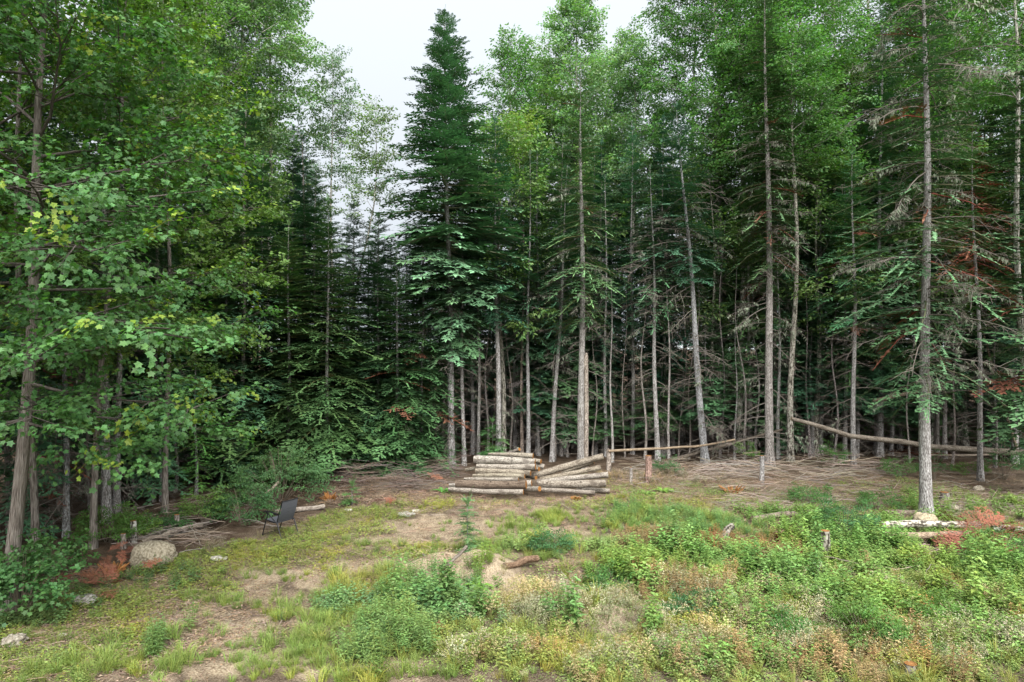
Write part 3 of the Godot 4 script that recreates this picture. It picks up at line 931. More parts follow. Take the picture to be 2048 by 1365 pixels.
	hardwood(stand({px = 395, d = 29.5, w = 12, tx = 420, top = -330, cy = 330, rad = 4.0, limbs = 28, spray = "aspen", size = 0.9, per = 3, tint = asp, mat = M.aspen, e0 = 0.2, e1 = 1.1}), "birch_tree", "white-stemmed birch rising out of the young firs, crown of small leaves", "aspens and birches")
	hardwood(stand({px = 535, d = 34.0, w = 13, tx = 540, top = -330, cy = 330, rad = 3.1, limbs = 30, spray = "aspen", size = 0.95, per = 3, tint = Color(0.212, 0.320, 0.194), mat = M.aspen, e0 = 0.2, e1 = 1.15}), "aspen_tree", "tall pale aspen bordering the open sky, above the young firs", "aspens and birches")
	hardwood(stand({px = 480, d = 32.0, w = 13, tx = 490, top = -300, cy = 280, rad = 3.6, limbs = 26, spray = "aspen", size = 0.95, per = 3, tint = Color(0.196, 0.320, 0.166), mat = M.aspen, e0 = 0.2, e1 = 1.15}), "aspen_tree", "aspen between the white-stemmed birch and the sky-edge aspen", "aspens and birches")
	hardwood(stand({px = 668, d = 34.0, w = 8, tx = 664, top = 105, cy = 400, rad = 1.5, limbs = 20, spray = "aspen", size = 0.8, per = 2, tint = Color(0.177, 0.253, 0.194), mat = M.aspen, e0 = 0.6, e1 = 1.2, round = false}), "aspen_tree", "narrow airy aspen top standing free against the sky", "aspens and birches")
	hardwood(stand({px = 702, d = 29.0, w = 8, tx = 752, top = 215, cy = 470, rad = 1.7, limbs = 15, spray = "aspen", size = 0.75, per = 2, tint = Color(0.166, 0.237, 0.140), mat = M.aspen, e0 = 0.6, e1 = 1.2, round = false, wob = 0.9}), "aspen_tree", "wavy thin white aspen stem with sparse leaves in the sky gap", "aspens and birches")
	hardwood(stand({px = 1015, d = 36.0, w = 14, tx = 1022, top = 75, cy = 430, rad = 2.6, limbs = 26, spray = "oval", size = 0.95, per = 3, tint = Color(0.139, 0.275, 0.108), mat = M.aspen, e0 = 0.5, e1 = 1.25, round = false}), "maple_tree", "bright green pointed hardwood behind the broken-topped fir", "hardwoods behind the conifers")
	hardwood(stand({px = 1035, d = 33.0, w = 8, tx = 1042, top = 235, cy = 330, rad = 0.9, limbs = 8, spray = "oval", size = 0.8, per = 3, tint = Color(0.216, 0.309, 0.082), mat = M.aspen, e0 = 0.5, e1 = 1.1}), "birch_tree", "yellowing small hardwood top peeping over the broken-topped fir", "hardwoods behind the conifers")
	hardwood(stand({px = 1150, d = 37.0, w = 16, tx = 1155, top = -30, cy = 420, rad = 3.0, limbs = 34, spray = "aspen", size = 1.0, per = 3, tint = Color(0.212, 0.342, 0.186), mat = M.aspen, e0 = 0.4, e1 = 1.2}), "aspen_tree", "tall round-topped aspen behind the thin yellowish spruce", "aspens and birches")
	hardwood(stand({px = 1265, d = 39.0, w = 14, tx = 1268, top = 60, cy = 430, rad = 2.4, limbs = 28, spray = "aspen", size = 1.0, per = 3, tint = Color(0.196, 0.312, 0.194), mat = M.aspen, e0 = 0.5, e1 = 1.2, round = false}), "aspen_tree", "smaller aspen top in the notch before the big green maples", "aspens and birches")
	hardwood(stand({px = 1440, d = 33.0, w = 18, tx = 1425, top = -260, cy = 420, rad = 3.8, limbs = 34, spray = "oval", size = 1.0, per = 3, tint = Color(0.131, 0.283, 0.098), mat = M.aspen, e0 = 0.3, e1 = 1.1}), "maple_tree", "broad bright green maple crown over the leaning spruce", "hardwoods behind the conifers")
	hardwood(stand({px = 1600, d = 34.0, w = 16, tx = 1610, top = -300, cy = 430, rad = 3.8, limbs = 34, spray = "oval", size = 1.0, per = 3, tint = Color(0.139, 0.283, 0.087), mat = M.aspen, e0 = 0.3, e1 = 1.1}), "maple_tree", "bright green maple crown behind the lichened spruce", "hardwoods behind the conifers")
	hardwood(stand({px = 1730, d = 36.0, w = 16, tx = 1735, top = -280, cy = 400, rad = 3.6, limbs = 30, spray = "oval", size = 1.0, per = 3, tint = Color(0.115, 0.246, 0.087), mat = M.aspen, e0 = 0.3, e1 = 1.1}), "maple_tree", "green maple crown behind the big grey spruce's boughs", "hardwoods behind the conifers")
	hardwood(stand({px = 1582, d = 29.0, w = 15, tx = 1588, top = 60, cy = 330, rad = 2.4, limbs = 22, spray = "oval", size = 0.9, per = 3, tint = Color(0.115, 0.246, 0.087), mat = M.aspen, e0 = 0.4, e1 = 1.1, bark = Color(0.72, 0.7, 0.68)}), "birch_tree", "mottled grey-white hardwood trunk close beside the lichened spruce", "hardwoods behind the conifers")
	hardwood(stand({px = 2068, d = 24.0, w = 17, tx = 2008, top = -260, cy = 220, rad = 3.0, limbs = 22, spray = "oval", size = 0.9, per = 3, tint = Color(0.106, 0.213, 0.069), mat = M.aspen, e0 = 0.4, e1 = 1.1}), "birch_tree", "pale leaning trunk with high leaves beyond the dying spruce", "hardwoods behind the conifers")
	hardwood(stand({px = 1930, d = 33.0, w = 15, tx = 1930, top = -260, cy = 420, rad = 3.4, limbs = 28, spray = "oval", size = 1.0, per = 3, tint = Color(0.096, 0.198, 0.069), mat = M.aspen, e0 = 0.3, e1 = 1.1}), "maple_tree", "darker green hardwood crown above the rust-brown spruce", "hardwoods behind the conifers")
	# the snapped stem with its post-like stub, and thin dead poles between the trunks
	for q in [[1172, 27.5, 706, 9, "bare stub of a snapped stem against the pale-barked spruce"], [1217, 26.5, 898, 10, "stub on which the snapped horizontal stem hangs"]]:
		var b := at(q[0], 682.5, q[1])
		b.y = height(b.x, b.z)
		var top := at(q[0], q[2], q[1]).y - b.y
		var s := Shape.new()
		var r: float = q[3] * 0.5 * q[1] / FOCAL
		s.tube([Vector3(0, -0.1, 0), Vector3(0.02, top * 0.5, 0), Vector3(0, top * 0.97, 0), Vector3(0.015, top, 0)], [r * 1.1, r, r * 0.95, r * 0.5], 9, Color(0.95, 0.85, 0.75), 0.6, Color(0.9, 0.75, 0.6), 0.08)
		lone("snag", s.mesh(), M.spruce, b, q[4], "snag")
	var poles := [[1110, 29.5, 620], [1290, 29.0, 700], [1358, 30.0, 640], [1378, 29.6, 720], [1440, 30.2, 600], [1490, 29.4, 690], [1512, 30.5, 720], [1620, 29.8, 690], [1668, 29.0, 740], [1820, 29.0, 700], [1905, 28.6, 690], [1990, 28.0, 720], [180, 21.0, 760], [160, 23.0, 700], [275, 22.5, 820], [350, 23.5, 830], [640, 27.0, 760], [805, 27.5, 700], [820, 29.0, 760], [870, 29.5, 730], [975, 30.5, 700], [1020, 30.2, 720], [1085, 31.0, 700], [1135, 30.4, 740], [1185, 29.6, 760], [1250, 30.2, 720]]
	var made := []
	for q in poles:
		var o := stand({px = q[0], d = q[1], w = rf(4.0, 6.5), tx = q[0] + rf(-30, 30), top = q[2] - 160, cy = q[2] - 120, rad = 0.5, kind = "thin", dense = 0.3, dead = 22, dy0 = 900, dy1 = q[2] - 100, dl = 1.1, sides = 6, wob = 0.3, bark = Color(0.85, 0.8, 0.76)})
		var t: Node3D
		if made.size() < 7:
			t = conifer(o, "dead_sapling", "thin bare pole with dead twigs in the gloom between the trunks", "dead poles between the trunks")
			t.set_meta("category", "sapling")
			t.set_meta("tall", o.h)
			made.append(t)
		else:
			t = made[rng.randi() % 7].duplicate()
			t.name = numbered("dead_sapling")
			t.position = o.base
			t.rotation.y = rf(0, TAU)
			t.scale = Vector3(1, o.h / t.get_meta("tall"), 1)
			add_child(t)


func skyline(px: float) -> float:
	var pts := [[-400, -350], [560, -200], [600, 150], [640, 345], [790, 385], [800, 330], [960, 300], [1000, 210], [1090, 130], [1250, 150], [1300, 140], [1350, -150], [2500, -350]]
	for i in range(1, pts.size()):
		if px <= pts[i][0]:
			return lerpf(pts[i - 1][1], pts[i][1], (px - pts[i - 1][0]) / float(pts[i][0] - pts[i - 1][0]))
	return -300.0

var grown := []

func again(spray: String, tall: float, px: float, d: float, top: float, label: String, group: String) -> void:   # another tree like one of the grown ones
	var from := grown.filter(func(g): return g[0] == spray and g[1] > tall)
	var g: Array = from[-1] if spray == "maple" else from[rng.randi() % from.size()]
	var b := at(px, 682.5, d)
	b.y = height(b.x, b.z)
	var k: float = (at(px, top, d).y - b.y) / g[1]
	var o: Node3D = g[2].duplicate()
	var called: String = {maple = "maple_tree", oval = "maple_tree", aspen = "aspen_tree", fir = "fir_tree"}[spray]
	o.name = numbered(called)
	tag(o, label, "tree", group)
	add_child(o)
	o.transform = Transform3D(Basis(Vector3.UP, rf(0, TAU)).scaled(Vector3(rf(0.9, 1.1), k, rf(0.9, 1.1))), b)

func build_copies() -> void:
	for q in [[1365, 36.0, -100], [1510, 37.0, -160], [1575, 32.0, -140], [1665, 33.0, -180], [1800, 35.5, -180], [1990, 34.0, -120], [1480, 31.5, 40], [1860, 31.5, -60]]:
		again("oval", 16.0, q[0], q[1], q[2], "bright green hardwood filling the canopy between the front conifers", "hardwoods behind the conifers")
	for q in [[330, 30.5, -220], [440, 36.0, -220], [490, 31.0, -160], [250, 27.0, -260], [1215, 41.0, 90], [1090, 40.0, 110]]:
		again("aspen", 16.0, q[0], q[1], q[2], "pale aspen filling the canopy among its taller neighbours", "aspens and birches")
	for q in [[70, 16.5, -320], [120, 20.5, -260], [330, 20.5, -60], [20, 19.0, -300]]:
		again("maple", 12.0, q[0], q[1], q[2], "leafy maple crowding the clearing's corner beside the furrowed trunk", "maples at the clearing's corner")
	for i in 3:
		var o := conifer({base = at([1075, 1265, 1500][i], 682.5, 31.0) - Vector3(0, EYE.y, 0), h = 15.0, r = 0.1, c0 = [4.0, 5.0, 3.2][i], rad = 2.0, kind = "mid", dense = 0.95, step = 0.36, miss = 0.2, tint = [Color(0.085, 0.18, 0.075), Color(0.072, 0.165, 0.085), Color(0.095, 0.19, 0.07)][i], dead = 24, dl = 1.3, sides = 7}, "fir_tree", "green fir filling the canopy just behind the front trunks", "firs just behind the front trunks")
		grown.append(["fir", 15.0, o])
	for q in [[945, 31.5, 300], [1130, 31.0, 330], [1190, 32.0, 290], [1345, 31.5, 280], [1440, 32.5, 200], [1615, 31.8, 260], [1690, 30.2, 330], [1800, 32.5, 180], [1890, 30.0, 250], [1030, 32.5, 340], [1560, 33.0, 150], [330, 24.0, 380], [270, 23.5, 420]]:
		again("fir", 10.0, q[0], q[1], q[2], "green fir filling the canopy just behind the front trunks", "firs just behind the front trunks")

func build_understory() -> void:
	for i in 34:
		var px := rf(860, 2060) if i < 26 else rf(150, 500)
		var d := rf(29.8, 34.5) if i < 26 else rf(22.0, 26.0)
		again("fir", 10.0, px, d, rf(560, 760) if i < 26 else rf(620, 800), "small young fir growing between the taller trunks", "small firs between the trunks")

var fillers := {conifer_tree = [], hardwood_tree = []}

func filler(called: String, b: Vector3, h: float) -> void:
	var kept: Array = fillers[called]
	var dark := called == "conifer_tree"
	var most := 9 if dark else 5
	var o: Node3D
	if kept.size() < most:
		if dark:
			o = conifer({base = b, h = 16.0, r = rf(0.09, 0.14), c0 = [0.7, 1.4, 2.8][kept.size() % 3], rad = rf(1.9, 2.5), kind = "far", dense = 0.95, step = 0.42, lean = Vector3(rf(-0.4, 0.4), 0, 0), tint = [GREEN_FIR, GREEN_SPRUCE, Color(0.034, 0.09, 0.05)][kept.size() % 3], dead = 12, dl = 1.2, d0 = 0.6, sides = 6, brown = 0.02, bark = Color(0.85, 0.8, 0.76)}, called, "dark conifer deep in the stand behind the front trunks", "conifers deep in the forest")
		else:
			o = hardwood({base = b, h = 16.0, r = rf(0.08, 0.13), c0 = rf(4.5, 6.5), rad = rf(2.4, 3.0), limbs = 16, spray = ["oval", "aspen"][kept.size() % 2], size = 1.2, per = 3, subs = 1.5, tint = vary(Color(0.145, 0.245, 0.085), 0.15), lean = Vector3(rf(-0.6, 0.6), 0, 0), e0 = 0.3, e1 = 1.1, bark = Color(0.85, 0.83, 0.8)}, called, "leafy hardwood deep in the stand behind the front trunks", "hardwoods deep in the forest")
		kept.append(o)
	else:
		o = kept[rng.randi() % most].duplicate()
		o.name = numbered(called)
		o.position = b
		add_child(o)
	o.rotation.y = rf(0, TAU)
	var w := rf(0.85, 1.2) * lerpf(1.0, h / 16.0, 0.5)
	o.scale = Vector3(w, h / 16.0, w)

func build_deep_forest() -> void:
	for row in 6:
		var d := 31.5 + row * 3.6
		var x := -d * 0.86
		while x < d * 0.86:
			x += rf(1.7, 3.1)
			var dd := d + rf(-1.6, 1.6)
			var px := 1024.0 + x / dd * FOCAL
			var lim := skyline(px) + rf(30, 150)
			var h := minf(rf(12.0, 20.0), EYE.y + (682.5 - lim) / FOCAL * dd)
			if h < 4.0:
				continue
			filler("conifer_tree" if rng.randf() < (0.55 if px > 1330 or px < 560 else 0.8) or px > 620 and px < 960 else "hardwood_tree", on_ground(x, -dd), h)
	# trees that close the forest round the clearing's corners
	for q in [[-13.5, -11.0, 16.0], [-14.5, -15.0, 18.0], [-12.6, -18.0, 17.0], [-15.5, -19.0, 18.0], [-11.6, -22.0, 16.0], [-14.0, -24.0, 18.0], [-17.5, -23.0, 18.0], [-10.0, -25.0, 15.0], [-18.0, -28.0, 18.0], [-13.0, -28.5, 17.0], [-8.6, -28.5, 14.0], [17.5, -22.5, 17.0], [20.0, -26.0, 18.0], [22.0, -30.0, 18.0], [19.0, -30.5, 17.0]]:
		filler("conifer_tree", on_ground(q[0], q[1]), q[2])


# ---------------------------------------------------------------- logs
func log_mesh(a: Vector3, b: Vector3, ra: float, rb: float, tone: Color, bend := 0.02) -> Array:   # [bark mesh, cut mesh] about a's ground point
	var s := Shape.new()
	var path := []
	var rad := []
	var side := Vector3(0, rf(-1, 1), rf(-1, 1)).normalized() * bend * a.distance_to(b)
	for i in 9:
		var t := i / 8.0
		path.append(a.lerp(b, t) - a + side * sin(PI * t))
		rad.append(lerpf(ra, rb, t) * (1.0 + rf(-0.06, 0.06)))
	s.tube(path, rad, 14, tone, 0.6, Color(0, 0, 0, 0), 0.05)
	for k in rng.randi() % 4:   # stubs of lopped branches
		var q: Vector3 = path[1 + rng.randi() % 7]
		var up := Vector3(0, rf(0.2, 1), rf(-0.3, 1)).normalized()
		s.tube([q, q + up * (ra + rf(0.02, 0.05))], [ra * 0.22, ra * 0.16], 6, tone * 0.7, 0.6, tone)
	var c := Shape.new()
	for e in [0, 8]:
		var out: Vector3 = (path[e] - path[1 if e == 0 else 7]).normalized()
		var q := aim(out)
		var rr: float = rad[e] * 0.995
		for ring in 3:
			var r0 := rr * ring / 3.0
			var r1 := rr * (ring + 1) / 3.0
			var col: Color = Color(0.62, 0.50, 0.34) * [0.8, 1.0, 1.1][ring]
			for k in 14:
				var c0 := Vector3(cos(TAU * k / 14), sin(TAU * k / 14), 0)
				var c1 := Vector3(cos(TAU * (k + 1) / 14), sin(TAU * (k + 1) / 14), 0)
				var o: Vector3 = path[e] + out * 0.003
				c.tri(o + q * (c0 * r0), o + q * (c1 * r1), o + q * (c0 * r1), col)
				if ring: c.tri(o + q * (c0 * r0), o + q * (c1 * r0), o + q * (c1 * r1), col)
	return [s.mesh(), c.mesh()]

func put_log(called: String, a: Vector3, b: Vector3, ra: float, rb: float, tone: Color, label: String, group := "", bend := 0.012, mat: Material = null, cut := Color(1, 1, 1)) -> void:
	var m := log_mesh(a, b, ra, rb, tone, bend)
	var o := thing(called, label, "log", a, group)
	part(o, "bark", m[0], mat if mat else M.log)
	part(o, "cut_face", m[1], M.wood)

func build_log_pile() -> void:
	# ends in pixels of the enlarged view (860, 860, 5.12 times), radius at each end there, depth, tone, label
	var gl := "logs in the pile"
	var pale := Color(1.0, 0.985, 0.95)
	var tan_ := Color(0.86, 0.82, 0.74)
	var grey := Color(0.78, 0.76, 0.74)
	var rows := [
		[190, 610, 955, 640, 24, 30, 22.75, grey, "lowest log lying in front at the foot of the stack with level logs"],
		[268, 553, 985, 562, 44, 42, 23.0, Color(0.5, 0.42, 0.36), "thick dark furrowed log, second from the ground in the level stack"],
		[196, 575, 1040, 548, 24, 33, 23.4, pale, "pale log tucked behind the thick dark furrowed one"],
		[350, 508, 905, 510, 18, 20, 23.3, pale, "thin pale log resting right on the thick dark one"],
		[440, 474, 970, 478, 21, 24, 23.45, tan_, "yellowish thin log, third row up in the level stack"],
		[468, 425, 1030, 446, 30, 28, 23.5, tan_, "yellow-green log in the middle row of the level stack"],
		[478, 375, 1080, 380, 28, 31, 23.6, pale, "blotchy white birch log near the top of the level stack"],
		[452, 306, 1075, 336, 42, 36, 23.7, pale, "thick ringed white log crowning the level stack"],
		[600, 250, 1055, 270, 14, 30, 24.1, tan_, "log with a fresh orange cut end behind the crowning log"],
		[770, 250, 915, 200, 14, 17, 24.3, grey, "short stub sticking up from the very top of the pile"],
		[365, 412, 760, 350, 17, 20, 24.0, tan_, "log whose butt juts out low at the stack's end"],
		[760, 310, 1170, 380, 22, 26, 24.2, pale, "sloping log whose end slides into the gap between stacks"],
		[830, 290, 1135, 325, 20, 22, 24.4, tan_, "hindmost log under the orange-ended one"],
		[880, 395, 1115, 402, 22, 24, 23.9, tan_, "short log showing a round end beside the birch log"],
		[960, 606, 1122, 606, 26, 27, 23.0, grey, "short bare log bridging the feet of the two stacks"],
		[980, 480, 1085, 492, 18, 18, 23.9, grey, "stubby log wedged in the gap between the stacks"],
		[1118, 614, 1690, 648, 22, 22, 22.75, grey, "lowest slim log in front of the slanting stack"],
		[1500, 604, 1842, 626, 24, 24, 23.2, pale, "log with its end in the weeds behind the lowest slim one"],
		[1112, 556, 1800, 550, 38, 40, 23.0, Color(0.82, 0.78, 0.72), "thick smooth grey log with dark rings, carrying the slanting logs"],
		[1095, 536, 1826, 462, 22, 30, 23.35, pale, "slightly tilted birch log just above the thick smooth grey one"],
		[1130, 505, 1750, 385, 20, 26, 23.5, tan_, "tilted yellowish log, second from the top of the slanting stack"],
		[1040, 482, 1776, 272, 34, 33, 23.7, Color(0.85, 0.8, 0.72), "long steep log topping the slanting stack"],
		[1350, 445, 1676, 326, 20, 24, 24.05, tan_, "steep log with an orange end behind the topping one"]]
	for q in rows:
		var d: float = q[6]
		var k := d / FOCAL / 5.12
		var a := at(860 + q[0] / 5.12, 860 + q[1] / 5.12, d)
		var b := at(860 + q[2] / 5.12, 860 + q[3] / 5.12, d - (0.45 if q[2] < 1150 else 0.2) + rf(-0.05, 0.05))
		put_log("log", a, b, q[4] * k, q[5] * k, vary(q[7], 0.06), q[8], gl)

func pole(called: String, pts: Array, r0: float, r1: float, tone: Color, label: String, category: String, mat: Material, group := "") -> void:
	var s := Shape.new()
	var path := []
	var rad := []
	for i in pts.size() - 1:
		for k in 3:
			path.append(pts[i].lerp(pts[i + 1], k / 3.0) - pts[0] + (Vector3(0, rf(-1, 1), rf(-1, 1)) * r0 * 0.5 if i + k else Vector3.ZERO))
	path.append(pts[-1] - pts[0])
	for i in path.size():
		rad.append(lerpf(r0, r1, float(i) / (path.size() - 1)))
	s.tube(path, rad, 9, tone, 0.6, Color(0.85, 0.72, 0.55), 0.05)
	lone(called, s.mesh(), mat, pts[0], label, category, group)

func gr(px: float, py: float, up: float) -> Vector3:
	return ground(px, py) + Vector3.UP * up

func build_timber() -> void:
	pole("fallen_trunk", [at(1583, 838, 27.0), at(1700, 872, 27.0), at(1860, 893, 26.8), at(2060, 906, 26.5)], 0.075, 0.13, Color(0.78, 0.73, 0.68), "long fallen trunk sagging from the mottled trunk down past the big spruce", "trunk", M.log)
	pole("fallen_trunk", [at(1217, 903, 26.4), at(1300, 900, 26.6), at(1390, 893, 27.4), at(1470, 880, 28.0)], 0.055, 0.04, Color(0.95, 0.8, 0.64), "snapped stem lying level from its stub with a bare orange end", "trunk", M.log)
	pole("fallen_trunk", [at(1335, 922, 28.6), at(1450, 892, 28.9), at(1565, 860, 29.2)], 0.085, 0.055, Color(0.45, 0.41, 0.37), "brown fallen stem propped up behind the leaning spruce", "trunk", M.log)
	pole("fallen_trunk", [at(1745, 803, 29.5), at(1830, 785, 29.3), at(1920, 760, 29.2)], 0.10, 0.05, Color(0.7, 0.62, 0.52), "mossy stem hung up at an angle behind the big spruce", "trunk", M.log)
	pole("fallen_trunk", [at(2034, 897, 27.5), at(2000, 790, 27.6), at(1964, 655, 27.8)], 0.055, 0.03, Color(0.9, 0.8, 0.68), "thin dead stem leaning onto the dying spruce", "trunk", M.log)
	pole("fallen_trunk", [at(1985, 745, 28.0), at(2060, 800, 27.8)], 0.04, 0.05, Color(1.0, 0.92, 0.8), "short pale stem slanting down beside the dying spruce", "trunk", M.log)
	var g := "felled stems lying on the ground"
	pole("felled_stem", [gr(1762, 1074, 0.3), gr(1960, 1073, 0.3)], 0.10, 0.09, Color(0.9, 0.86, 0.82), "white birch stem lying level in front of the pale rock", "log", M.aspen, g)
	pole("felled_stem", [gr(1985, 1067, 0.12), gr(2080, 1070, 0.12)], 0.09, 0.09, Color(1.1, 1.05, 1.0), "white stem end beyond the rust-brown branches", "log", M.aspen, g)
	pole("felled_stem", [gr(1770, 1094, 0.28), gr(1935, 1091, 0.28)], 0.09, 0.09, Color(1.0, 0.85, 0.7), "peeled tan stem lying below the white birch stem", "log", M.log, g)
	pole("felled_stem", [gr(1545, 1076, 0.1), gr(1648, 1074, 0.1)], 0.08, 0.06, Color(1.0, 0.78, 0.58), "short peeled stem among weeds beside the standing birch stump", "log", M.log, g)
	pole("felled_stem", [gr(1505, 1046, 0.1), gr(1600, 1034, 0.1), gr(1660, 1032, 0.1)], 0.09, 0.08, Color(0.7, 0.62, 0.58), "grey stem half sunk in weeds behind the birch stump", "log", M.log, g)
	pole("felled_stem", [gr(1770, 1032, 0.08), gr(1845, 1032, 0.08)], 0.10, 0.09, Color(0.8, 0.72, 0.62), "brown stem end pushed against the big spruce's foot", "log", M.log, g)
	pole("felled_stem", [gr(1862, 1181, 0.1), gr(1918, 1184, 0.1)], 0.08, 0.07, Color(0.95, 0.86, 0.8), "short stripy log piece alone in the yellow weeds", "log", M.log, g)
	pole("felled_stem", [gr(1440, 1092, 0.08), gr(1464, 1072, 0.25)], 0.10, 0.09, Color(0.42, 0.4, 0.38), "short butt of birch tipped up in the dry ferns", "log", M.aspen, g)
	pole("felled_stem", [gr(1008, 1138, 0.05), gr(1074, 1132, 0.16)], 0.07, 0.08, Color(0.62, 0.45, 0.34), "brown knotty log across the edge of the dug pit", "log", M.log, g)
	pole("felled_stem", [gr(846, 1120, 0.12), gr(885, 1130, 0.1), gr(934, 1140, 0.3)], 0.028, 0.04, Color(0.75, 0.72, 0.68), "weathered grey stick lying up the sand mound", "stick", M.log, g)
	pole("felled_stem", [gr(283, 1094, 0.1), gr(340, 1078, 0.15), gr(402, 1060, 0.12)], 0.06, 0.07, Color(0.9, 0.84, 0.78), "grey stem lying behind the boulder by the wooden posts", "log", M.log, g)
	pole("felled_stem", [gr(518, 1022, 0.3), gr(557, 1012, 0.75)], 0.05, 0.045, Color(0.9, 0.82, 0.74), "cut stem poking up out of the bushes behind the chair", "log", M.log, g)
	pole("felled_stem", [gr(548, 1032, 0.12), gr(590, 1026, 0.1), gr(648, 1020, 0.1)], 0.07, 0.08, Color(0.95, 0.9, 0.86), "pale stem on the ground just behind the chair", "log", M.log, g)
	pole("felled_stem", [gr(1840, 980, 0.05), gr(1960, 1002, 0.05), gr(2040, 1018, 0.05)], 0.035, 0.02, Color(1.0, 0.9, 0.75), "long pale branch on the slope beyond the big spruce", "branch", M.log, g)
	pole("felled_stem", [gr(1850, 925, 0.3), gr(2060, 923, 0.3)], 0.05, 0.05, Color(0.9, 0.82, 0.74), "thin straight stem lying below the sagging trunk", "log", M.log, g)
	pole("felled_stem", [gr(1650, 1140, 0.3), gr(1700, 1152, 0.32), gr(1775, 1160, 0.15)], 0.02, 0.012, Color(0.95, 0.9, 0.8), "thin crooked pale branch leaning on the birch stump", "branch", M.log, g)
	pole("felled_stem", [gr(1850, 1112, 0.05), gr(1965, 1116, 0.05)], 0.03, 0.025, Color(0.85, 0.78, 0.72), "thin straight branch crossing the rust-brown needles", "branch", M.log, g)
	# stumps and cut posts
	for q in [[1297, 968, 912, 13, M.spruce, Color(1.0, 0.7, 0.6), "reddish cut post stump beyond the log pile's end"], [1651, 1128, 1062, 17, M.aspen, Color(0.62, 0.6, 0.57), "tall birch stump with white mottled bark among the raspberries"], [266, 1086, 1042, 12, M.aspen, Color(0.75, 0.75, 0.76), "grey sawn stump behind the boulder"], [246, 1098, 1068, 10, M.spruce, Color(0.75, 0.68, 0.62), "low brown stump beside the boulder"], [353, 1066, 1030, 10, M.spruce, Color(0.75, 0.68, 0.62), "slim brown post stump by the grey stem"], [1524, 965, 912, 9, M.spruce, Color(1, 1, 1), "thin sawn stump below the lichened spruce"], [1262, 968, 935, 6, M.spruce, Color(0.9, 0.85, 0.8), "thin pale stub beside the reddish post"], [1822, 1365, 1328, 24, M.aspen, Color(0.55, 0.52, 0.5), "weathered stump sunk in the dry ferns near the clearing's front"], [1890, 1000, 985, 16, M.spruce, Color(0.8, 0.75, 0.7), "low stump beyond the big spruce"]]:
		var b := ground(q[0], q[1])
		var d := -b.z
		var hgt: float = at(q[0], q[2], d).y - b.y
		var r: float = q[3] * 0.5 * d / FOCAL
		var o := thing("stump", q[6], "stump", b)
		var s := Shape.new()
		s.tube([Vector3(0, -0.1, 0), Vector3(0, hgt * 0.15, 0), Vector3(0.01, hgt * 0.6, 0), Vector3(0, hgt, 0)], [r * 1.35, r * 1.08, r, r * 0.98], 12, q[5], 0.6, Color(0, 0, 0, 0), 0.05)
		part(o, "bark", s.mesh(), q[4])
		var c := Shape.new()
		for k in 12:
			c.tri(Vector3(0, hgt + 0.004, 0), Vector3(cos(TAU * k / 12) * r, hgt + 0.002, sin(TAU * k / 12) * r), Vector3(cos(TAU * (k + 1) / 12) * r, hgt + 0.002, sin(TAU * (k + 1) / 12) * r), Color(0.5, 0.42, 0.34))
		part(o, "cut_face", c.mesh(), M.wood)
	# stumps torn open, with splintered orange wood
	for q in [[661, 1000, 0.28, "torn stump with splintered orange wood below the young firs"], [1465, 985, 0.34, "torn stump with bright orange wood on the brushy slope"], [1152, 1000, 0.2, "small chewed orange stump in front of the log pile"], [222, 1148, 0.25, "splintered reddish stump beside the boulder"]]:
		var s := Shape.new()
		for k in 30:
			var a := rf(0, TAU)
			var p: Vector3 = Vector3(cos(a), 0, sin(a)) * rf(0.0, 0.16) * (q[2] / 0.28)
			var out := Vector3(cos(a) * rf(0.1, 1.1), rf(0.25, 1.0), sin(a) * rf(0.1, 1.1))
			var tip: Vector3 = p + out * q[2] * rf(0.5, 1.1)
			var rot := rf(0, 1)
			s.tube([p - Vector3.UP * 0.06, p.lerp(tip, 0.55), tip], [0.04, 0.028, 0.008], 5, vary(Color(0.9, 0.74, 0.58).lerp(Color(0.5, 0.42, 0.36), rot), 0.15))
		lone("torn_stump", s.mesh(), M.wood, ground(q[0], q[1]), q[3], "stump").set_meta("kind", "thing")


# ---------------------------------------------------------------- rocks
func rock_mesh(size: Vector3, sd: int, rough: float, tone: Color) -> ArrayMesh:
	var f := FastNoiseLite.new()
	f.seed = sd
	f.frequency = 0.8
	var s := Shape.new()
	var seg := 28
	var rings := 16
	var q := []
	for j in rings + 1:
		var row := []
		for i in seg + 1:
			var th := PI * j / rings
			var ph := TAU * float(i % seg) / seg
			var d := Vector3(sin(th) * cos(ph), cos(th), sin(th) * sin(ph))
			var sq := 1.0 / pow(pow(absf(d.x), 3.0) + pow(absf(d.y), 3.0) + pow(absf(d.z), 3.0), 0.3333)
			var k := lerpf(1.0, sq, 0.45) * (1.0 + rough * f.get_noise_3dv(d * 1.6) + rough * 0.4 * f.get_noise_3dv(d * 5.0))
			row.append(d * size * k)
		q.append(row)
	var nrm := func(j: int, i: int) -> Vector3:
		var a: Vector3 = q[j][(i + 1) % seg] - q[j][(i + seg - 1) % seg]
		var b: Vector3 = q[mini(j + 1, rings)][i % seg] - q[maxi(j - 1, 0)][i % seg]
		var k: Vector3 = a.cross(b)
		if k.length() < 1e-6: k = q[j][i % seg]
		return k.normalized() if k.dot(q[j][i % seg]) > 0 else -k.normalized()
	for j in rings:
		for i in seg:
			var z := Vector2.ZERO
			s.smooth([[q[j][i], nrm.call(j, i), z], [q[j][i + 1], nrm.call(j, i + 1), z], [q[j + 1][i + 1], nrm.call(j + 1, i + 1), z]], tone)
			s.smooth([[q[j][i], nrm.call(j, i), z], [q[j + 1][i + 1], nrm.call(j + 1, i + 1), z], [q[j + 1][i], nrm.call(j + 1, i), z]], tone)
	return s.mesh()

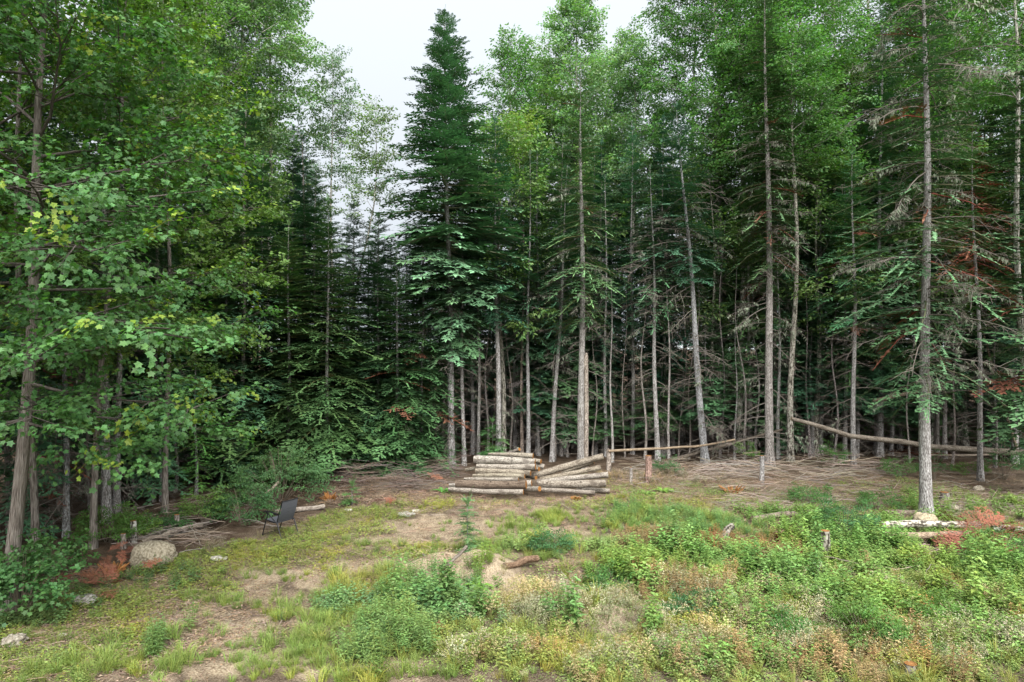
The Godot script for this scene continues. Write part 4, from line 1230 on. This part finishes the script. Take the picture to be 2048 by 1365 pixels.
func build_rocks() -> void:
	# centre x, foot y, half width and height in pixels, tone, label
	for q in [[293, 1140, 43, 52, Color(0.42, 0.39, 0.33), 0.16, "big smooth rounded boulder at the forest edge beside rust-brown branches"],
		[159, 1214, 21, 20, Color(0.38, 0.38, 0.385), 0.5, "pale grey angular rock below the rust-brown branches"],
		[16, 1296, 22, 20, Color(0.38, 0.36, 0.33), 0.5, "whitish rock at the foot of the maple's weeds"],
		[1860, 1068, 24, 40, Color(0.48, 0.43, 0.34), 0.35, "cream-coloured rock at the big spruce's foot"],
		[812, 1034, 17, 6, Color(0.45, 0.45, 0.46), 0.4, "flat white stone lying in the bare clearing"],
		[830, 1025, 8, 4, Color(0.66, 0.62, 0.58), 0.4, "small flat stone next to the white flat one"],
		[432, 1122, 16, 5, Color(0.62, 0.62, 0.62), 0.4, "flat grey stone in the clover beyond the boulder"],
		[1962, 982, 9, 9, Color(0.68, 0.64, 0.58), 0.4, "small pale stone on the slope beyond the big spruce"],
		[695, 1024, 8, 5, Color(0.6, 0.6, 0.58), 0.4, "small pale stone in the yellow-green cover"],
		[100, 1186, 7, 8, Color(0.6, 0.5, 0.44), 0.4, "little brownish stone by the rust-brown branches"],
		[1910, 1022, 14, 10, Color(0.5, 0.46, 0.42), 0.4, "dull flat stone beside the big spruce"],
		[925, 1292, 7, 8, Color(0.5, 0.48, 0.46), 0.4, "round grey stone among the bushy green weeds"],
		[1488, 1302, 9, 9, Color(0.3, 0.31, 0.34), 0.4, "dark grey stone in the dry pale herbs"],
		[120, 1275, 9, 5, Color(0.62, 0.6, 0.58), 0.4, "flat stone on the bark litter below the maple"]]:
		var b := ground(q[0], q[1])
		var d := -b.z
		var rx: float = q[2] * d / FOCAL
		var ry: float = q[3] * 0.5 * d / FOCAL
		var o := lone("boulder" if q[2] > 40 else "rock", rock_mesh(Vector3(rx, ry * 1.12, rx * 0.8), int(q[0]), q[5], q[4]), M.stone, b + Vector3(0, ry * 0.78, -rx * 0.6), q[6], "rock")
		o.rotation.z = rf(-0.06, 0.06)


# ---------------------------------------------------------------- the folding chair
func build_chair() -> void:
	var c := thing("folding_chair", "black folding lawn chair with armrests on the grass facing the forest", "chair", ground(560, 1071))
	c.rotation.y = atan2(-0.86, -0.5)
	c.scale = Vector3.ONE * 1.06
	var bar := func(called: String, pts: Array, r: float, parent: Node) -> MeshInstance3D:
		var s := Shape.new()
		s.tube(pts, pts.map(func(_p): return r), 8, Color.WHITE, 0.6, Color.WHITE)
		return part(parent, called, s.mesh(), M.chair_frame)
	for sg in [-1.0, 1.0]:
		var x: float = 0.27 * sg
		bar.call("leg", [Vector3(x, 0, 0.34), Vector3(x, 0.3, 0.24), Vector3(x, 0.62, 0.12)], 0.013, c)     # front leg up to the armrest
		bar.call("leg", [Vector3(x, 0, -0.36), Vector3(x, 0.38, -0.2), Vector3(x, 0.62, 0.2)], 0.013, c)   # rear leg crosses forward
		bar.call("armrest", [Vector3(x, 0.60, -0.22), Vector3(x, 0.64, 0.0), Vector3(x, 0.635, 0.24), Vector3(x, 0.60, 0.29)], 0.019, c)
		bar.call("back_post", [Vector3(x * 0.93, 0.36, -0.16), Vector3(x * 0.93, 0.62, -0.25), Vector3(x * 0.93, 0.93, -0.36)], 0.012, c)
		bar.call("seat_rail", [Vector3(x * 0.95, 0.38, -0.2), Vector3(x * 0.95, 0.42, 0.24)], 0.012, c)
	bar.call("stretcher", [Vector3(-0.27, 0.03, -0.35), Vector3(0.27, 0.03, -0.35)], 0.011, c)
	bar.call("stretcher", [Vector3(-0.27, 0.03, 0.335), Vector3(0.27, 0.03, 0.335)], 0.011, c)
	bar.call("top_rail", [Vector3(-0.25, 0.93, -0.36), Vector3(0.25, 0.93, -0.36)], 0.012, c)
	var sheet := func(called: String, a: Vector3, b: Vector3, sag: Vector3) -> void:
		var s := Shape.new()
		for k in 6:
			var t0 := k / 6.0
			var t1 := (k + 1) / 6.0
			var p0 := a.lerp(b, t0) + sag * sin(PI * t0)
			var p1 := a.lerp(b, t1) + sag * sin(PI * t1)
			var w := Vector3(0.245, 0, 0)
			var up := (p1 - p0).cross(w).normalized() * 0.004
			for q in [1.0, -1.0]:
				var nn: Vector3 = up.normalized() * q
				s.smooth([[p0 - w + up * q, nn, Vector2(0, t0)], [p0 + w + up * q, nn, Vector2(1, t0)], [p1 + w + up * q, nn, Vector2(1, t1)]], Color.WHITE)
				s.smooth([[p0 - w + up * q, nn, Vector2(0, t0)], [p1 + w + up * q, nn, Vector2(1, t1)], [p1 - w + up * q, nn, Vector2(0, t1)]], Color.WHITE)
		part(c, called, s.mesh(), M.chair_cloth)
	sheet.call("seat", Vector3(0, 0.385, -0.19), Vector3(0, 0.425, 0.25), Vector3(0, -0.03, 0))
	sheet.call("backrest", Vector3(0, 0.40, -0.175), Vector3(0, 0.925, -0.357), Vector3(0, -0.01, -0.03))


# ---------------------------------------------------------------- brush heaps
func heap(called: String, label: String, spots_px: Array, count: int, long: float, tall: float, tone: Color, level: float) -> void:
	var si := [[], [], []]
	var ti := [[], [], []]
	for i in count:
		var q: Array = spots_px[rng.randi() % spots_px.size()]
		var c := ground(q[0] + rf(-1, 1) * q[2], q[1] + rf(-1, 1) * q[3])
		var u := rng.randf()
		c.y += u * u * tall
		var a := rf(-1.0, 1.0) + (PI if rng.randf() < 0.5 else 0.0) + level
		var d := Vector3(cos(a), rf(-0.12, 0.25), sin(a)).normalized()
		var L := long * rf(0.4, 1.3)
		si[i % 3].append(Transform3D(aim(d, rf(0, TAU)).scaled_local(Vector3(L * 0.62, L * 0.62, L)), c - d * L * 0.5 + Vector3.UP * 0.04))
		ti[i % 3].append(vary(tone, 0.3))
	for k in 3:
		var o := scatter(self, numbered(called), msh(P.stick[k]), M.twig, si[k], ti[k])
		tag(o, label, "brush", label, "stuff")

func build_brush() -> void:
	heap("brush_heap", "heap of grey-brown slash twigs between the chair and the log pile", [[760, 965, 70, 22], [830, 970, 50, 18], [710, 955, 40, 18], [880, 950, 40, 14]], 520, 1.1, 0.7, Color(0.16, 0.125, 0.105), 0.0)
	heap("slash_heap", "heap of pale cut poles and branches below the lichened spruce", [[1560, 945, 130, 18], [1640, 955, 70, 16], [1480, 945, 80, 16], [1720, 940, 60, 14]], 260, 1.7, 0.55, Color(0.30, 0.25, 0.20), 0.15)
	heap("scattered_twigs", "twigs and slash strewn over the slope below the forest edge", [[1400, 960, 160, 30], [1620, 990, 160, 26], [1880, 950, 160, 40], [1560, 1010, 120, 16], [1960, 1010, 90, 30], [1350, 940, 100, 20], [1900, 1120, 120, 40]], 900, 0.9, 0.2, Color(0.30, 0.245, 0.195), 0.0)
	heap("forest_litter_twigs", "dead twigs lying on the dark forest floor", [[1000, 905, 900, 16], [300, 1000, 250, 60], [330, 1080, 90, 20], [1700, 905, 350, 14]], 420, 1.2, 0.35, Color(0.24, 0.2, 0.165), 0.0)
	heap("clearing_twigs", "small sticks and bark strips strewn on the clearing's bare soil", [[800, 1070, 300, 60], [300, 1280, 260, 70], [1150, 1160, 60, 20], [1050, 1020, 200, 20]], 260, 0.45, 0.02, Color(0.33, 0.26, 0.2), 0.0)
	# rust-brown felled conifer boughs
	var g := "rust-brown felled boughs"
	for q in [[1960, 1085, 14, 1.0, "big fan of rust-brown needles lying across the felled birch stems"], [1900, 1112, 10, 0.9, "rust-brown bough spread in front of the peeled tan stem"], [2030, 1078, 8, 0.9, "rust-brown bough beyond the white stem end"], [248, 1122, 8, 0.5, "rust-red bough propped against the boulder"], [165, 1182, 12, 0.5, "rust-red boughs lying below the maple sapling"], [212, 1160, 9, 0.5, "rust-red bough between boulder and grey rock"], [905, 965, 4, 0.8, "rusty bough at the jutting end of the log stack"], [772, 1008, 3, 0.45, "small bright red-brown bough before the brush heap"], [1870, 920, 4, 1.6, "brown drooping bough under the sagging trunk"], [875, 1285, 3, 0.5, "dark red-brown dock seed heads among bushy green weeds"]]:
		var b := ground(q[0], q[1])
		var o := thing("dead_bough", q[4], "branch", b, g)
		var si := []
		var ti := []
		for k in q[2]:
			var a := rf(0, TAU)
			si.append(Transform3D(aim(Vector3(cos(a), rf(-0.05, 0.45), sin(a)), rf(-0.8, 0.8)).scaled_local(Vector3.ONE * q[3] * rf(0.7, 1.1)), Vector3(rf(-0.7, 0.7), 0.10 + 0.03 * k * q[3], rf(-0.4, 0.4))))
			ti.append(vary(Color(0.20, 0.085, 0.055), 0.25))
		scatter(o, "needles", msh(P.fir[k_of(q[0])]), M.dry, si, ti)

func k_of(x: float) -> int:
	return int(x) % 3


# ---------------------------------------------------------------- bushes, saplings and single plants
func bush(px: float, py: float, wide: float, tall: float, n: int, spray: String, size: float, tint: Color, called: String, label: String, group := "") -> void:
	var b := ground(px, py)
	var d := -b.z
	var w := wide * d / FOCAL
	var h := tall * d / FOCAL
	var o := thing(called, label, "shrub", b, group)
	var st := Shape.new()
	var si := [[], []]
	var ti := [[], []]
	for i in n:
		var a := rf(0, TAU)
		var r := sqrt(rng.randf())
		var top := Vector3(cos(a) * r * w, h * (1.0 - 0.55 * r * r) * rf(0.75, 1.05), sin(a) * r * w * 0.8)
		if i % 3 == 0:
			st.tube([Vector3(top.x * 0.15, 0, top.z * 0.15), Vector3(top.x * 0.5, top.y * 0.55, top.z * 0.5), top], [0.012, 0.008, 0.004], 4, Color(0.16, 0.13, 0.1))
		for k in 3:
			var p := top * Vector3(rf(0.75, 1.05), rf(0.45, 1.0), rf(0.75, 1.05))
			var f := Vector3(cos(a) + rf(-0.9, 0.9), rf(-0.2, 0.5), sin(a) + rf(-0.9, 0.9)).normalized()
			si[(i + k) % 2].append(Transform3D(aim(f, rf(-0.4, 0.4)).scaled_local(Vector3.ONE * size * rf(0.7, 1.2)), p))
			ti[(i + k) % 2].append(vary(tint, 0.22))
	part(o, "stem", st.mesh(), M.twig)
	for k in 2:
		scatter(o, "foliage", msh(P[spray][k]), M.leaf, si[k], ti[k])

func build_plants() -> void:
	var g := "leafy bushes along the forest edge"
	bush(560, 1000, 88, 108, 84, "oval", 0.45, Color(0.111, 0.226, 0.090), "leafy_bush", "round green alder bush behind the folding chair", g)
	bush(482, 1042, 58, 72, 52, "oval", 0.4, Color(0.078, 0.177, 0.066), "leafy_bush", "dark green bush between the chair and the grey stem", g)
	bush(410, 1050, 35, 85, 34, "oval", 0.35, Color(0.143, 0.256, 0.060), "leafy_bush", "upright yellow-green bush by the slim post stump", g)
	bush(215, 1085, 60, 75, 46, "oval", 0.38, Color(0.111, 0.220, 0.054), "leafy_bush", "bush at the foot of the twin grey trunks", g)
	bush(265, 1075, 35, 50, 26, "oval", 0.32, Color(0.156, 0.268, 0.054), "leafy_bush", "yellow-green bush hugging the grey sawn stump", g)
	bush(330, 1060, 50, 40, 26, "oval", 0.35, Color(0.065, 0.159, 0.054), "leafy_bush", "low dark bush beyond the boulder", g)
	bush(40, 1245, 62, 205, 40, "maple", 0.5, Color(0.090, 0.210, 0.070), "maple_sapling", "maple sapling spreading lobed leaves before the furrowed trunk", g)
	bush(112, 1160, 45, 100, 24, "maple", 0.42, Color(0.100, 0.225, 0.070), "maple_sapling", "small maple sapling over the rust-red boughs", g)
	bush(790, 945, 60, 75, 50, "oval", 0.5, Color(0.100, 0.215, 0.075), "leafy_bush", "round bush behind the brush heap", g)
	bush(770, 925, 28, 50, 20, "oval", 0.42, Color(0.156, 0.244, 0.042), "leafy_bush", "yellowish bush between the brush heap and the young firs", g)
	for q in [[1330, 950, 20, 45, "raspberry shoot beside the reddish post"], [1490, 930, 18, 55, "leafy shoot between the leaning and lichened spruces"], [1665, 935, 26, 60, "leafy shoot on the pale slash heap"], [1690, 1075, 55, 95, "tall dark leafy poplar shoot behind the birch stump"], [1800, 955, 34, 50, "leafy shoot just beside the big spruce's trunk"], [1870, 960, 22, 70, "dark leafy shoot at the big spruce's far side"], [2008, 960, 32, 85, "tall leafy poplar shoot before the sagging trunk"], [1620, 1010, 40, 50, "pale leafy shoot on the brushy slope"], [1755, 1020, 36, 40, "round leafy clump before the big spruce"], [1940, 950, 30, 30, "low leafy clump on the far slope"], [1730, 1290, 60, 95, "tall poplar shoot in the dry ferns"], [1850, 1240, 46, 60, "blue-green leafy shoot in the yellow herbs"], [1560, 1270, 34, 50, "leafy shoot in the pale herbs"], [2010, 1110, 60, 46, "blue-green bush beside the rust-brown fan"], [1390, 1230, 40, 50, "grey-green leafy shoot amid pale dry herbs"], [1230, 1190, 40, 60, "dark green bush at the pit's far lip"], [1560, 820, 30, 40, "small shaded shoot under the lichened spruce"], [1770, 850, 60, 60, "bright leafy branch in the shade under the mossy stem"], [1900, 850, 46, 50, "shaded leafy branch beyond the big spruce"], [1105, 1105, 36, 46, "bushy goldenrod clump behind the brown knotty log"]]:
		bush(q[0], q[1] if q[1] > 900 else 905, q[2], q[3] + (905 - q[1] if q[1] < 900 else 0), int(q[2] * 0.7), "oval", 0.32, [Color(0.111, 0.244, 0.072), Color(0.078, 0.189, 0.072), Color(0.143, 0.268, 0.066)][int(q[0]) % 3], "leafy_shoot", q[4], "leafy shoots on the slope")
	# little spruce on the sand mound
	var b := ground(935, 1112)
	var o := conifer({base = b, h = 1.45, r = 0.02, c0 = 0.05, rad = 0.16, skirt = 0.9, kind = "far", dense = 0.9, step = 0.09, tint = Color(0.085, 0.16, 0.06), wob = 0.02, sides = 6}, "spruce_sapling", "little spruce with a long bare leader on top of the sand mound")
	o.set_meta("category", "sapling")
	for q in [[704, 1010, 0.8, "little spruce before the brush heap"], [985, 850, 2.0, "small shaded spruce behind the log pile"], [560, 960, 1.4, "slim young spruce growing out of the alder bush"], [480, 1010, 1.1, "bushy little spruce by the dark green bush"]]:
		var bb := ground(q[0], maxf(q[1], 930))
		conifer({base = bb, h = q[2], r = 0.02, c0 = 0.08, rad = q[2] * 0.4, kind = "far", dense = 0.9, step = 0.16, tint = Color(0.078, 0.171, 0.054), wob = 0.02, sides = 6}, "spruce_sapling", q[3]).set_meta("category", "sapling")
	# ferns and big-leaved clumps
	for q in [[884, 985, 0.55, Color(0.117, 0.293, 0.060), "bright green fern at the log pile's end"], [1325, 985, 0.6, Color(0.169, 0.293, 0.054), "yellow-green fern beyond the log pile"], [1290, 990, 0.5, Color(0.156, 0.268, 0.060), "second fern beside the yellow-green one"], [960, 1175, 0.5, Color(0.156, 0.329, 0.048), "bright green fern on the sand mound's slope"]]:
		var si := [Transform3D(Basis().scaled(Vector3.ONE * q[2] * 1.6), Vector3.ZERO), Transform3D(Basis(Vector3.UP, 1.0).scaled(Vector3.ONE * q[2] * 1.2), Vector3(0.2, 0, 0.1))]
		var f := thing("fern", q[4], "fern", ground(q[0], q[1]))
		for k in 2:
			part(f, "fronds", msh(P.fern[k]), tinted(q[3]), si[k])

func tinted(c: Color) -> StandardMaterial3D:
	var m: StandardMaterial3D = M.weed.duplicate()
	m.albedo_color = c.linear_to_srgb()
	return m


# ---------------------------------------------------------------- ground cover
var cover := {}

func sow(kind: String, px: float, py: float, rx: float, ry: float, n: int, size: float, tint: Color, by := 0.2) -> void:
	var c := ground(px, py)
	var d := -c.z
	var wx := rx * d / FOCAL
	var wz := ry * d * d / FOCAL / EYE.y
	for i in n:
		var a := rf(0, TAU)
		var r := sqrt(rng.randf()) * (1.0 if rng.randf() < 0.8 else 1.35)
		var p := on_ground(c.x + cos(a) * r * wx, c.z + sin(a) * r * wz)
		put_plant(kind, p, size, vary(tint, by))

func put_plant(kind: String, p: Vector3, size: float, tint: Color) -> void:
	if not cover.has(kind):
		cover[kind] = [[], []]
	var b := Basis(Vector3.UP, rf(0, TAU)).rotated(Vector3(rf(-1, 1), 0, rf(-1, 1)).normalized(), rf(0, 0.2))
	cover[kind][0].append(Transform3D(b.scaled_local(Vector3.ONE * size * rf(0.65, 1.3)), p))
	cover[kind][1].append(tint)

func zone(list: Array, kind: String, w: float, size: float, tint: Color, spots: Array) -> void:
	for q in spots:
		var c := ground(q[0], q[1])
		var d := -c.z
		list.append([c.x, c.z, q[2] * d / FOCAL, q[3] * d * d / FOCAL / EYE.y, kind, w * (q[4] if q.size() > 4 else 1.0), size, tint])

func build_cover() -> void:
	var yg := Color(0.235, 0.275, 0.075)
	var gg := Color(0.195, 0.27, 0.075)
	var z := []
	# where each kind grows: pixel x, y, half widths in pixels, how thickly
	var strip := [[60, 1340, 130, 40], [170, 1270, 120, 24], [230, 1215, 120, 28], [330, 1170, 110, 26], [430, 1125, 110, 24], [540, 1095, 110, 24], [640, 1060, 100, 20], [730, 1032, 90, 14], [830, 1012, 70, 9, .6], [600, 1130, 110, 14, .6], [720, 1100, 110, 14, .6], [860, 1100, 80, 12, .8], [1250, 1010, 110, 14, .7], [1350, 1005, 90, 12, .7], [950, 1005, 100, 7, .4]]
	zone(z, "carpet", 1.5, 0.85, yg, strip)
	zone(z, "grass_short", 0.45, 0.5, yg, strip)
	zone(z, "leafy_weed", 0.16, 0.36, gg, strip)
	var tufts := [[330, 1290, 40, 26], [420, 1255, 36, 12, .8], [375, 1332, 40, 10], [600, 1300, 80, 40, 1.2], [640, 1240, 40, 20], [560, 1215, 60, 12, .8], [480, 1290, 40, 10, .8], [690, 1330, 40, 20], [720, 1232, 55, 18, 1.4], [560, 1345, 60, 14], [260, 1330, 60, 22], [80, 1355, 100, 16], [1085, 1040, 70, 8], [910, 1055, 30, 4], [1040, 1060, 40, 6], [690, 1150, 50, 8], [640, 1190, 40, 7], [780, 1150, 60, 10], [860, 1345, 90, 12, .6], [740, 1090, 60, 6], [560, 1160, 40, 6], [400, 1200, 60, 12]]
	zone(z, "grass_tall", 1.0, 0.72, gg, tufts)
	zone(z, "lance_weed", 2.2, 0.9, Color(0.160, 0.265, 0.085), [[770, 1292, 80, 36], [900, 1190, 60, 26, .7], [820, 1180, 36, 16, .6], [330, 1295, 30, 20, .8]])
	zone(z, "leafy_weed", 2.0, 0.72, Color(0.146, 0.260, 0.102), [[860, 1215, 100, 38], [700, 1215, 36, 16, .6], [905, 1240, 50, 26]])
	zone(z, "lance_weed", 3.0, 0.9, Color(0.195, 0.323, 0.072), [[962, 1172, 16, 12]])
	zone(z, "grass_tall", 1.0, 0.95, Color(0.270, 0.290, 0.080), [[770, 1180, 70, 20], [720, 1300, 60, 40, .6], [1500, 1160, 330, 90, .12], [1600, 1280, 420, 80, .15], [1150, 1300, 260, 60, .15]])
	zone(z, "leafy_weed", 1.2, 0.52, Color(0.207, 0.304, 0.096), [[1010, 1095, 60, 12], [1090, 1092, 50, 16], [1170, 1098, 60, 11]])
	zone(z, "grass_tall", 0.7, 0.75, gg, [[1010, 1095, 70, 14], [1090, 1088, 60, 16], [1170, 1095, 60, 12]])
	var field := [[1330, 1042, 100, 20], [1290, 1058, 60, 12, .7], [1420, 1050, 60, 20, .8]]
	zone(z, "lance_weed", 1.5, 0.62, Color(0.152, 0.289, 0.102), field)
	zone(z, "grass_tall", 0.9, 0.8, Color(0.207, 0.294, 0.096), field)
	zone(z, "leafy_weed", 0.5, 0.5, gg, field)
	zone(z, "leafy_weed", 1.7, 0.68, Color(0.183, 0.304, 0.084), [[1400, 1125, 120, 30], [1560, 1160, 110, 28], [1700, 1130, 90, 36], [1640, 1200, 130, 26], [1300, 1130, 60, 18], [1900, 1230, 110, 30, .8], [1980, 1160, 80, 28, .8], [1480, 1210, 100, 22, .7], [1270, 1150, 36, 26], [1770, 1100, 60, 20, .8], [1480, 1330, 120, 22, .6], [1960, 1300, 80, 36, .5], [1240, 1175, 30, 26], [1820, 1060, 130, 20, .25], [1920, 1010, 120, 20, .2], [1580, 1040, 110, 16, .35]])
	zone(z, "leafy_weed", 1.0, 0.52, Color(0.215, 0.285, 0.085), [[960, 1290, 66, 46], [1040, 1330, 110, 28], [1300, 1340, 130, 22], [1620, 1340, 160, 22], [1900, 1340, 140, 22, .8], [1780, 1180, 110, 20, .8], [1140, 1290, 80, 22, .7], [1500, 1240, 200, 40, .5]])
	zone(z, "pale_herb", 0.95, 0.72, Color(0.33, 0.315, 0.215), [[1090, 1215, 100, 36, .9], [1160, 1250, 80, 32, .9], [1280, 1230, 70, 34], [1360, 1270, 120, 38], [1540, 1230, 100, 28, .8], [1620, 1260, 120, 34], [1960, 1270, 90, 34], [1240, 1320, 140, 28, .9], [1000, 1320, 120, 28, .6], [1480, 1290, 110, 30], [1860, 1310, 140, 34, .8], [1420, 1180, 110, 18, .6], [1660, 1170, 90, 16, .4], [1830, 1200, 110, 18, .6]])
	zone(z, "dry_weed", 1.7, 0.66, Color(0.265, 0.205, 0.105), [[1280, 1095, 50, 18], [1310, 1170, 55, 18], [1390, 1185, 50, 16, .8], [1480, 1095, 80, 13], [1750, 1285, 50, 30], [1690, 1330, 90, 20, .8], [1430, 1230, 36, 22, .8], [1560, 1110, 60, 13, .7], [1260, 1200, 26, 13, .7], [1600, 1345, 120, 14, .8], [1840, 1350, 90, 12, .8], [1380, 1110, 36, 13, .6], [1600, 1200, 300, 60, .14], [1300, 1330, 300, 30, .2]])
	zone(z, "dry_weed", 0.8, 0.5, Color(0.30, 0.125, 0.068), [[1440, 1120, 110, 18, .5], [1600, 1110, 80, 14, .5], [1400, 1090, 60, 12, .5], [1630, 1100, 30, 10]])
	zone(z, "carpet", 0.8, 0.85, Color(0.207, 0.274, 0.084), [[1600, 1010, 160, 22, .7], [1800, 985, 160, 22, .7], [1950, 1040, 100, 28], [1300, 985, 70, 14], [1420, 990, 80, 16], [1500, 1180, 500, 130, .35], [1100, 1330, 200, 30, .5], [1300, 1250, 300, 90, .35]])
	zone(z, "leafy_weed", 0.9, 0.5, Color(0.122, 0.206, 0.078), [[80, 1230, 90, 28], [270, 1165, 110, 16, .7]])
	zone(z, "carpet", 0.8, 0.8, Color(0.183, 0.235, 0.078), [[90, 1300, 120, 30]])
	zone(z, "pale_herb", 0.7, 0.6, Color(0.320, 0.270, 0.210), [[360, 1085, 110, 14], [1300, 960, 120, 12, .4]])
	zone(z, "tall_weed", 0.6, 0.78, Color(0.175, 0.305, 0.085), [[1400, 1125, 60, 24], [1700, 1115, 60, 30], [1560, 1165, 50, 18], [1920, 1225, 70, 24], [1250, 1165, 30, 26], [1640, 1210, 60, 16, .7], [1980, 1150, 60, 20], [1500, 1270, 40, 16, .6], [1760, 1230, 50, 16, .8], [1330, 1290, 40, 14, .5]])
	zone(z, "tall_weed", 0.6, 0.8, Color(0.130, 0.255, 0.080), [[860, 1215, 90, 30], [905, 1240, 40, 20], [1110, 1240, 40, 16, .5]])
	for i in 42000:
		var zz := -sqrt(lerpf(9.3 * 9.3, 27.5 * 27.5, pow(rng.randf(), 1.15)))
		var xx := rf(-0.80, 0.80) * -zz
		var p := on_ground(xx, zz)
		var far := edge_of_forest(xx) + 0.4
		if zz < far:
			continue
		# the patches' edges wander and break up
		var jx := xx + nz2.get_noise_2d(xx * 1.6, zz * 1.6) * 1.0 + rf(-0.12, 0.12)
		var jz := zz + nz2.get_noise_2d(xx * 1.6 + 40.0, zz * 1.6) * 1.0 + rf(-0.12, 0.12)
		var sum := 0.0
		var ws := []
		for q in z:
			var ex: float = (jx - q[0]) / q[2]
			var ez: float = (jz - q[1]) / q[3]
			var e := ex * ex + ez * ez
			var w: float = q[5] * exp(-e * e * 0.7) if e < 3.0 else 0.0
			ws.append(w)
			sum += w
		var bald := 0.16 + 1.6 * bump(Vector2(xx, zz), Vector2(11.0, -22.6), 8.5, 3.0) + 5.0 * (bump(Vector2(xx, zz), Vector2(-0.75, -15.2), 0.8, 0.7) + bump(Vector2(xx, zz), Vector2(-1.9, -15.0), 0.8, 0.45) + bump(Vector2(xx, zz), Vector2(1.8, -12.7), 0.4, 0.4) + 0.6 * bump(Vector2(xx, zz), Vector2(1.5, -14.8), 0.8, 0.5)) + 2.2 * sand_at(xx, zz) + 0.7 * maxf(0.0, nz2.get_noise_2d(xx * 2.2, zz * 2.2 + 70.0))
		var u := rng.randf() * (sum + bald)
		for k in z.size():
			u -= ws[k]
			if u < 0.0:
				var q: Array = z[k]
				var grow := 0.92 + 0.75 * nz2.get_noise_2d(xx * 1.3, zz * 1.3 - 20.0)
				var t: Color = q[7]
				t = t.lerp(Color(t.r * 1.25, t.g * 1.05, t.b * 0.8), clampf(nz2.get_noise_2d(xx * 0.8 + 90.0, zz * 0.8) * 2.0, 0.0, 1.0))
				put_plant(q[4], p, q[6] * grow, vary(t, 0.26))
				break
	# fallen leaves, bark and chips
	for q in [[200, 1290, 260, 70, 360], [620, 1190, 320, 90, 360], [900, 1050, 320, 50, 360], [1150, 1165, 90, 30, 110], [1600, 990, 330, 50, 900], [1900, 980, 240, 60, 600], [1750, 1060, 300, 40, 500], [220, 1170, 130, 40, 220], [800, 985, 200, 20, 400], [1250, 985, 150, 25, 400], [950, 1000, 200, 14, 250], [1500, 1180, 500, 150, 300]]:
		sow("fallen_litter", q[0], q[1], q[2], q[3], q[4], 0.9, Color(0.27, 0.20, 0.145), 0.35)
	# sparse strays so that no patch ends on a clean line
	for i in 900:
		var p := ground(rf(-40, 2090), rf(1000, 1372))
		if p.z < edge_of_forest(p.x) + 0.5 or rng.randf() < sand_at(p.x, p.z) * 0.9:
			continue
		var k := rng.randi() % 5
		put_plant(["carpet", "grass_short", "grass_tall", "leafy_weed", "carpet"][k], p, [0.7, 0.6, 0.55, 0.36, 0.5][k], vary(gg, 0.35))
	var looks := {
		carpet = ["low_clover", P.carpet, M.weed, "low yellow-green creeping plants carpeting the clearing", "ground cover"],
		grass_short = ["short_grass", [P.grass[0], P.grass[1]], M.weed, "short yellow-green grass along the forest edge", "grass"],
		grass_tall = ["grass", [P.grass[1], P.grass[2]], M.weed, "taller grass tufts dotted over the track and weeds", "grass"],
		tall_weed = ["tall_weeds", P.tall, M.weed, "knee-high leafy brambles rising in clumps above the lower weeds", "weeds"],
		leafy_weed = ["leafy_weeds", P.weed, M.weed, "bright leafy raspberry weeds covering the clearing's front", "weeds"],
		lance_weed = ["narrow_weeds", P.lance, M.weed, "bushy green narrow-leaved weeds beside the sand mound and field", "weeds"],
		pale_herb = ["dry_herb_cover", P.pale, M.dry, "pale dry seeded herbs covering the clearing's front", "weeds"],
		dry_weed = ["brown_weeds", P.lance, M.dry, "brown withered weeds in clumps among the green", "weeds"],
		fallen_litter = ["fallen_leaf_litter", P.litter, M.twig, "fallen leaves, chips and bark strewn over the soil", "litter"]}
	for kind in cover:
		var l: Array = looks[kind]
		for v in 2:
			var si := []
			var ti := []
			for i in range(v, cover[kind][0].size(), 2):
				si.append(cover[kind][0][i]); ti.append(cover[kind][1][i])
			var o := scatter(self, numbered(l[0]), msh(l[1][v]), l[2], si, ti)
			tag(o, l[3], l[4], l[3], "stuff")
